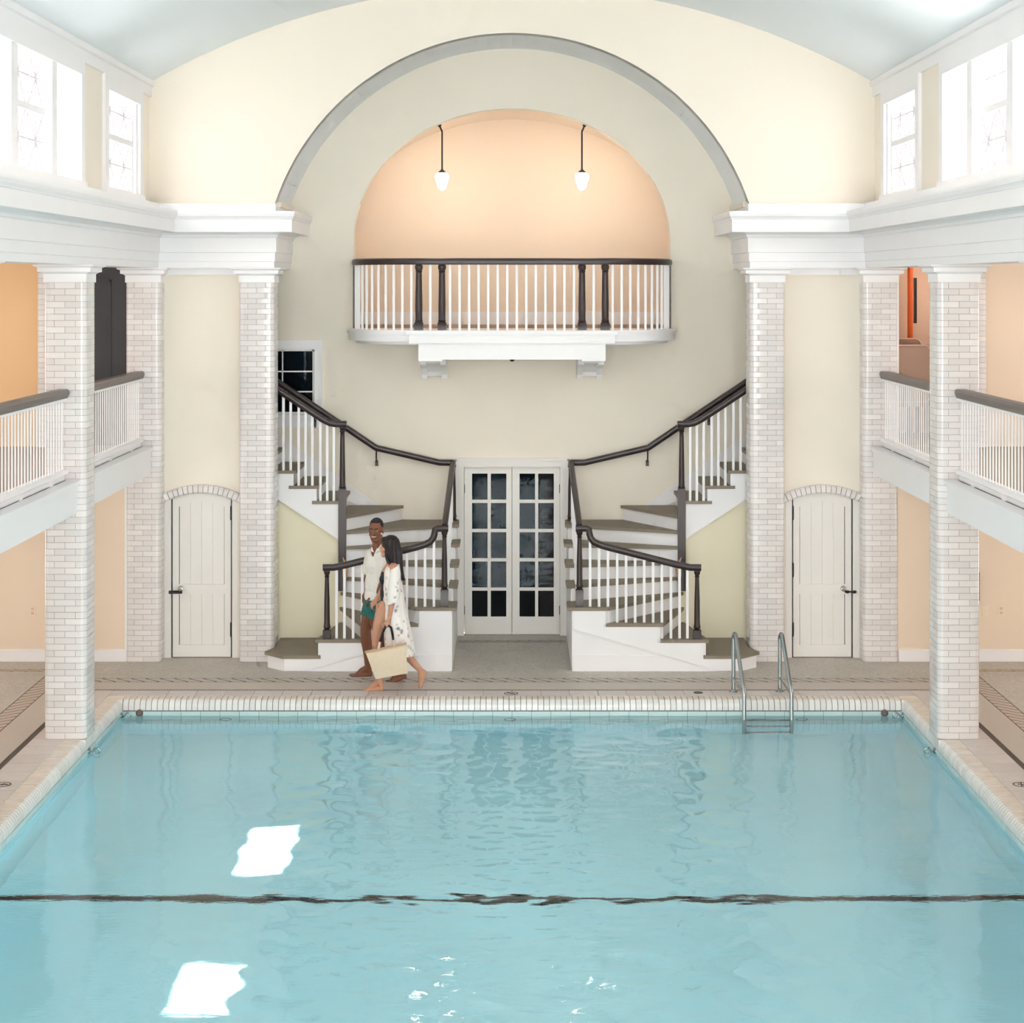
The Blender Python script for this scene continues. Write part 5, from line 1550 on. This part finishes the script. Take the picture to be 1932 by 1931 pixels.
# lace wrap: open-fronted flaring coat and one wide sleeve on the near arm
lv = [(556, 548, 40, 0.07, 0.5), (578, 540, 72, 0.165, 0.55), (640, 536, 92, 0.205, 0.55), (740, 540, 98, 0.20, 0.5), (850, 546, 104, 0.19, 0.48), (1000, 556, 116, 0.205, 0.46), (1130, 572, 132, 0.215, 0.46), (1250, 586, 146, 0.225, 0.46), (1370, 600, 156, 0.23, 0.48), (1468, 608, 160, 0.232, 0.5)]
rings = []
for zy, cx_, a, b_, th0 in lv:
    ring = []
    nn = 44
    for k in range(nn + 1):
        th = th0 + (2*PI - 2*th0)*k/nn
        fold = 1 + 0.035*math.sin(th*11 + zy*0.004)*min(1, max(0, (zy - 600)/500))
        c = w_(cx_, zy, 0)
        ring.append((c[0] - a*0.00107*math.cos(th)*fold, ZW - b_*math.sin(th)*fold, c[2] + (0.012*math.cos(th) if zy > 1400 else 0)))
    rings.append(ring)
wrap = MB().loft(rings, closed=False, caps=False).build('lace_wrap', M['lace'], wom, recalc=False)
wrap.data.shade_smooth()
wrap.modifiers.new('sub', 'SUBSURF').render_levels = 1
sl = [(590, 566, 0.062), (680, 562, 0.085), (790, 556, 0.098), (900, 548, 0.102), (950, 540, 0.100)]
rings = []
for zy, cx_, r_ in sl:
    c = Vector(w_(cx_, zy, -0.20)); ring = []
    for k in range(24):
        th = 2*PI*k/24
        ring.append((c.x + r_*0.72*math.cos(th)*(1 + 0.05*math.sin(5*th)), c.y + r_*math.sin(th), c.z + 0.03*math.cos(th)))
    rings.append(ring)
o = MB().loft(rings, caps=False).build('sleeve', M['lace'], wom, recalc=False); o.data.shade_smooth()

# ---- tote bag in her near hand
bag_at = w_(500, 1700, -0.30)
bag = thing('tote_bag', 'natural canvas tote bag with black strap handles hanging from the woman\'s hand', 'bag', bag_at)
q_ = lambda zx, zy, dy: w_(zx, zy, dy)
b = MB()
fr = [(265, 1452), (675, 1367), (694, 1668), (368, 1728)]
def quadring(f, dy): return [q_(u, v, dy) for u, v in f]
nb_ = 8
def grid(dyf, bulge):
    P = []
    for j in range(nb_ + 1):
        row = []
        for i in range(nb_ + 1):
            u, v = i/nb_, j/nb_
            top = (fr[0][0] + (fr[1][0] - fr[0][0])*u, fr[0][1] + (fr[1][1] - fr[0][1])*u)
            bot = (fr[3][0] + (fr[2][0] - fr[3][0])*u, fr[3][1] + (fr[2][1] - fr[3][1])*u)
            row.append(q_(top[0] + (bot[0] - top[0])*v, top[1] + (bot[1] - top[1])*v, dyf + bulge*math.sin(PI*u)*math.sin(PI*min(1, v*0.9))*(1 if dyf < -0.3 else -1)))
        P.append(row)
    return P
F_, B_ = grid(-0.37, -0.03), grid(-0.25, -0.02)
vsx = [p for r in F_ for p in r] + [p for r in B_ for p in r]; nbv = (nb_ + 1)**2; fs = []
for j in range(nb_):
    for i in range(nb_):
        a = j*(nb_ + 1) + i
        fs.append((a, a + 1, a + nb_ + 2, a + nb_ + 1)); fs.append((a + nbv, a + nbv + nb_ + 1, a + nbv + nb_ + 2, a + nbv + 1))
for k in range(nb_):
    l0, l1 = k*(nb_ + 1), (k + 1)*(nb_ + 1); fs.append((l0, l1, l1 + nbv, l0 + nbv))
    r0, r1 = l0 + nb_, l1 + nb_; fs.append((r0, r0 + nbv, r1 + nbv, r1))
    c0 = nb_*(nb_ + 1) + k; fs.append((c0, c0 + 1, c0 + 1 + nbv, c0 + nbv))
b.add(vsx, fs); o = b.build('bag_body', M['canvas'], bag, smooth=50); o.modifiers.new('thick', 'SOLIDIFY').thickness = 0.004
b = MB()
rim = [q_(262, 1450, -0.375), q_(678, 1364, -0.375), q_(678, 1364, -0.245), q_(262, 1450, -0.245), q_(262, 1450, -0.375)]
b.sweep(rim, [(-0.004, -0.014), (0.004, -0.014), (0.005, 0.008), (-0.005, 0.008)]); b.build('fringe', M['fringe'], bag)
for dy in (-0.368, -0.255):
    top = w_(492, 1195, -0.24)
    pts = [q_(398, 1425, dy), q_(412, 1350, dy), q_(440, 1260, dy*0.6 - 0.09), q_(468, 1200, -0.245), q_(498, 1186, -0.235), q_(525, 1205, -0.245), q_(540, 1270, dy*0.6 - 0.09), q_(547, 1330, dy), q_(556, 1392, dy)]
    MB().tube(pts[1:8], 0.0125, 8).build('handle', M['strap'], bag, smooth=60)
    MB().tube(pts[0:2], 0.0135, 8).build('handle_end', M['tan_edge'], bag, smooth=60)
    MB().tube(pts[7:9], 0.0135, 8).build('handle_end', M['tan_edge'], bag, smooth=60)
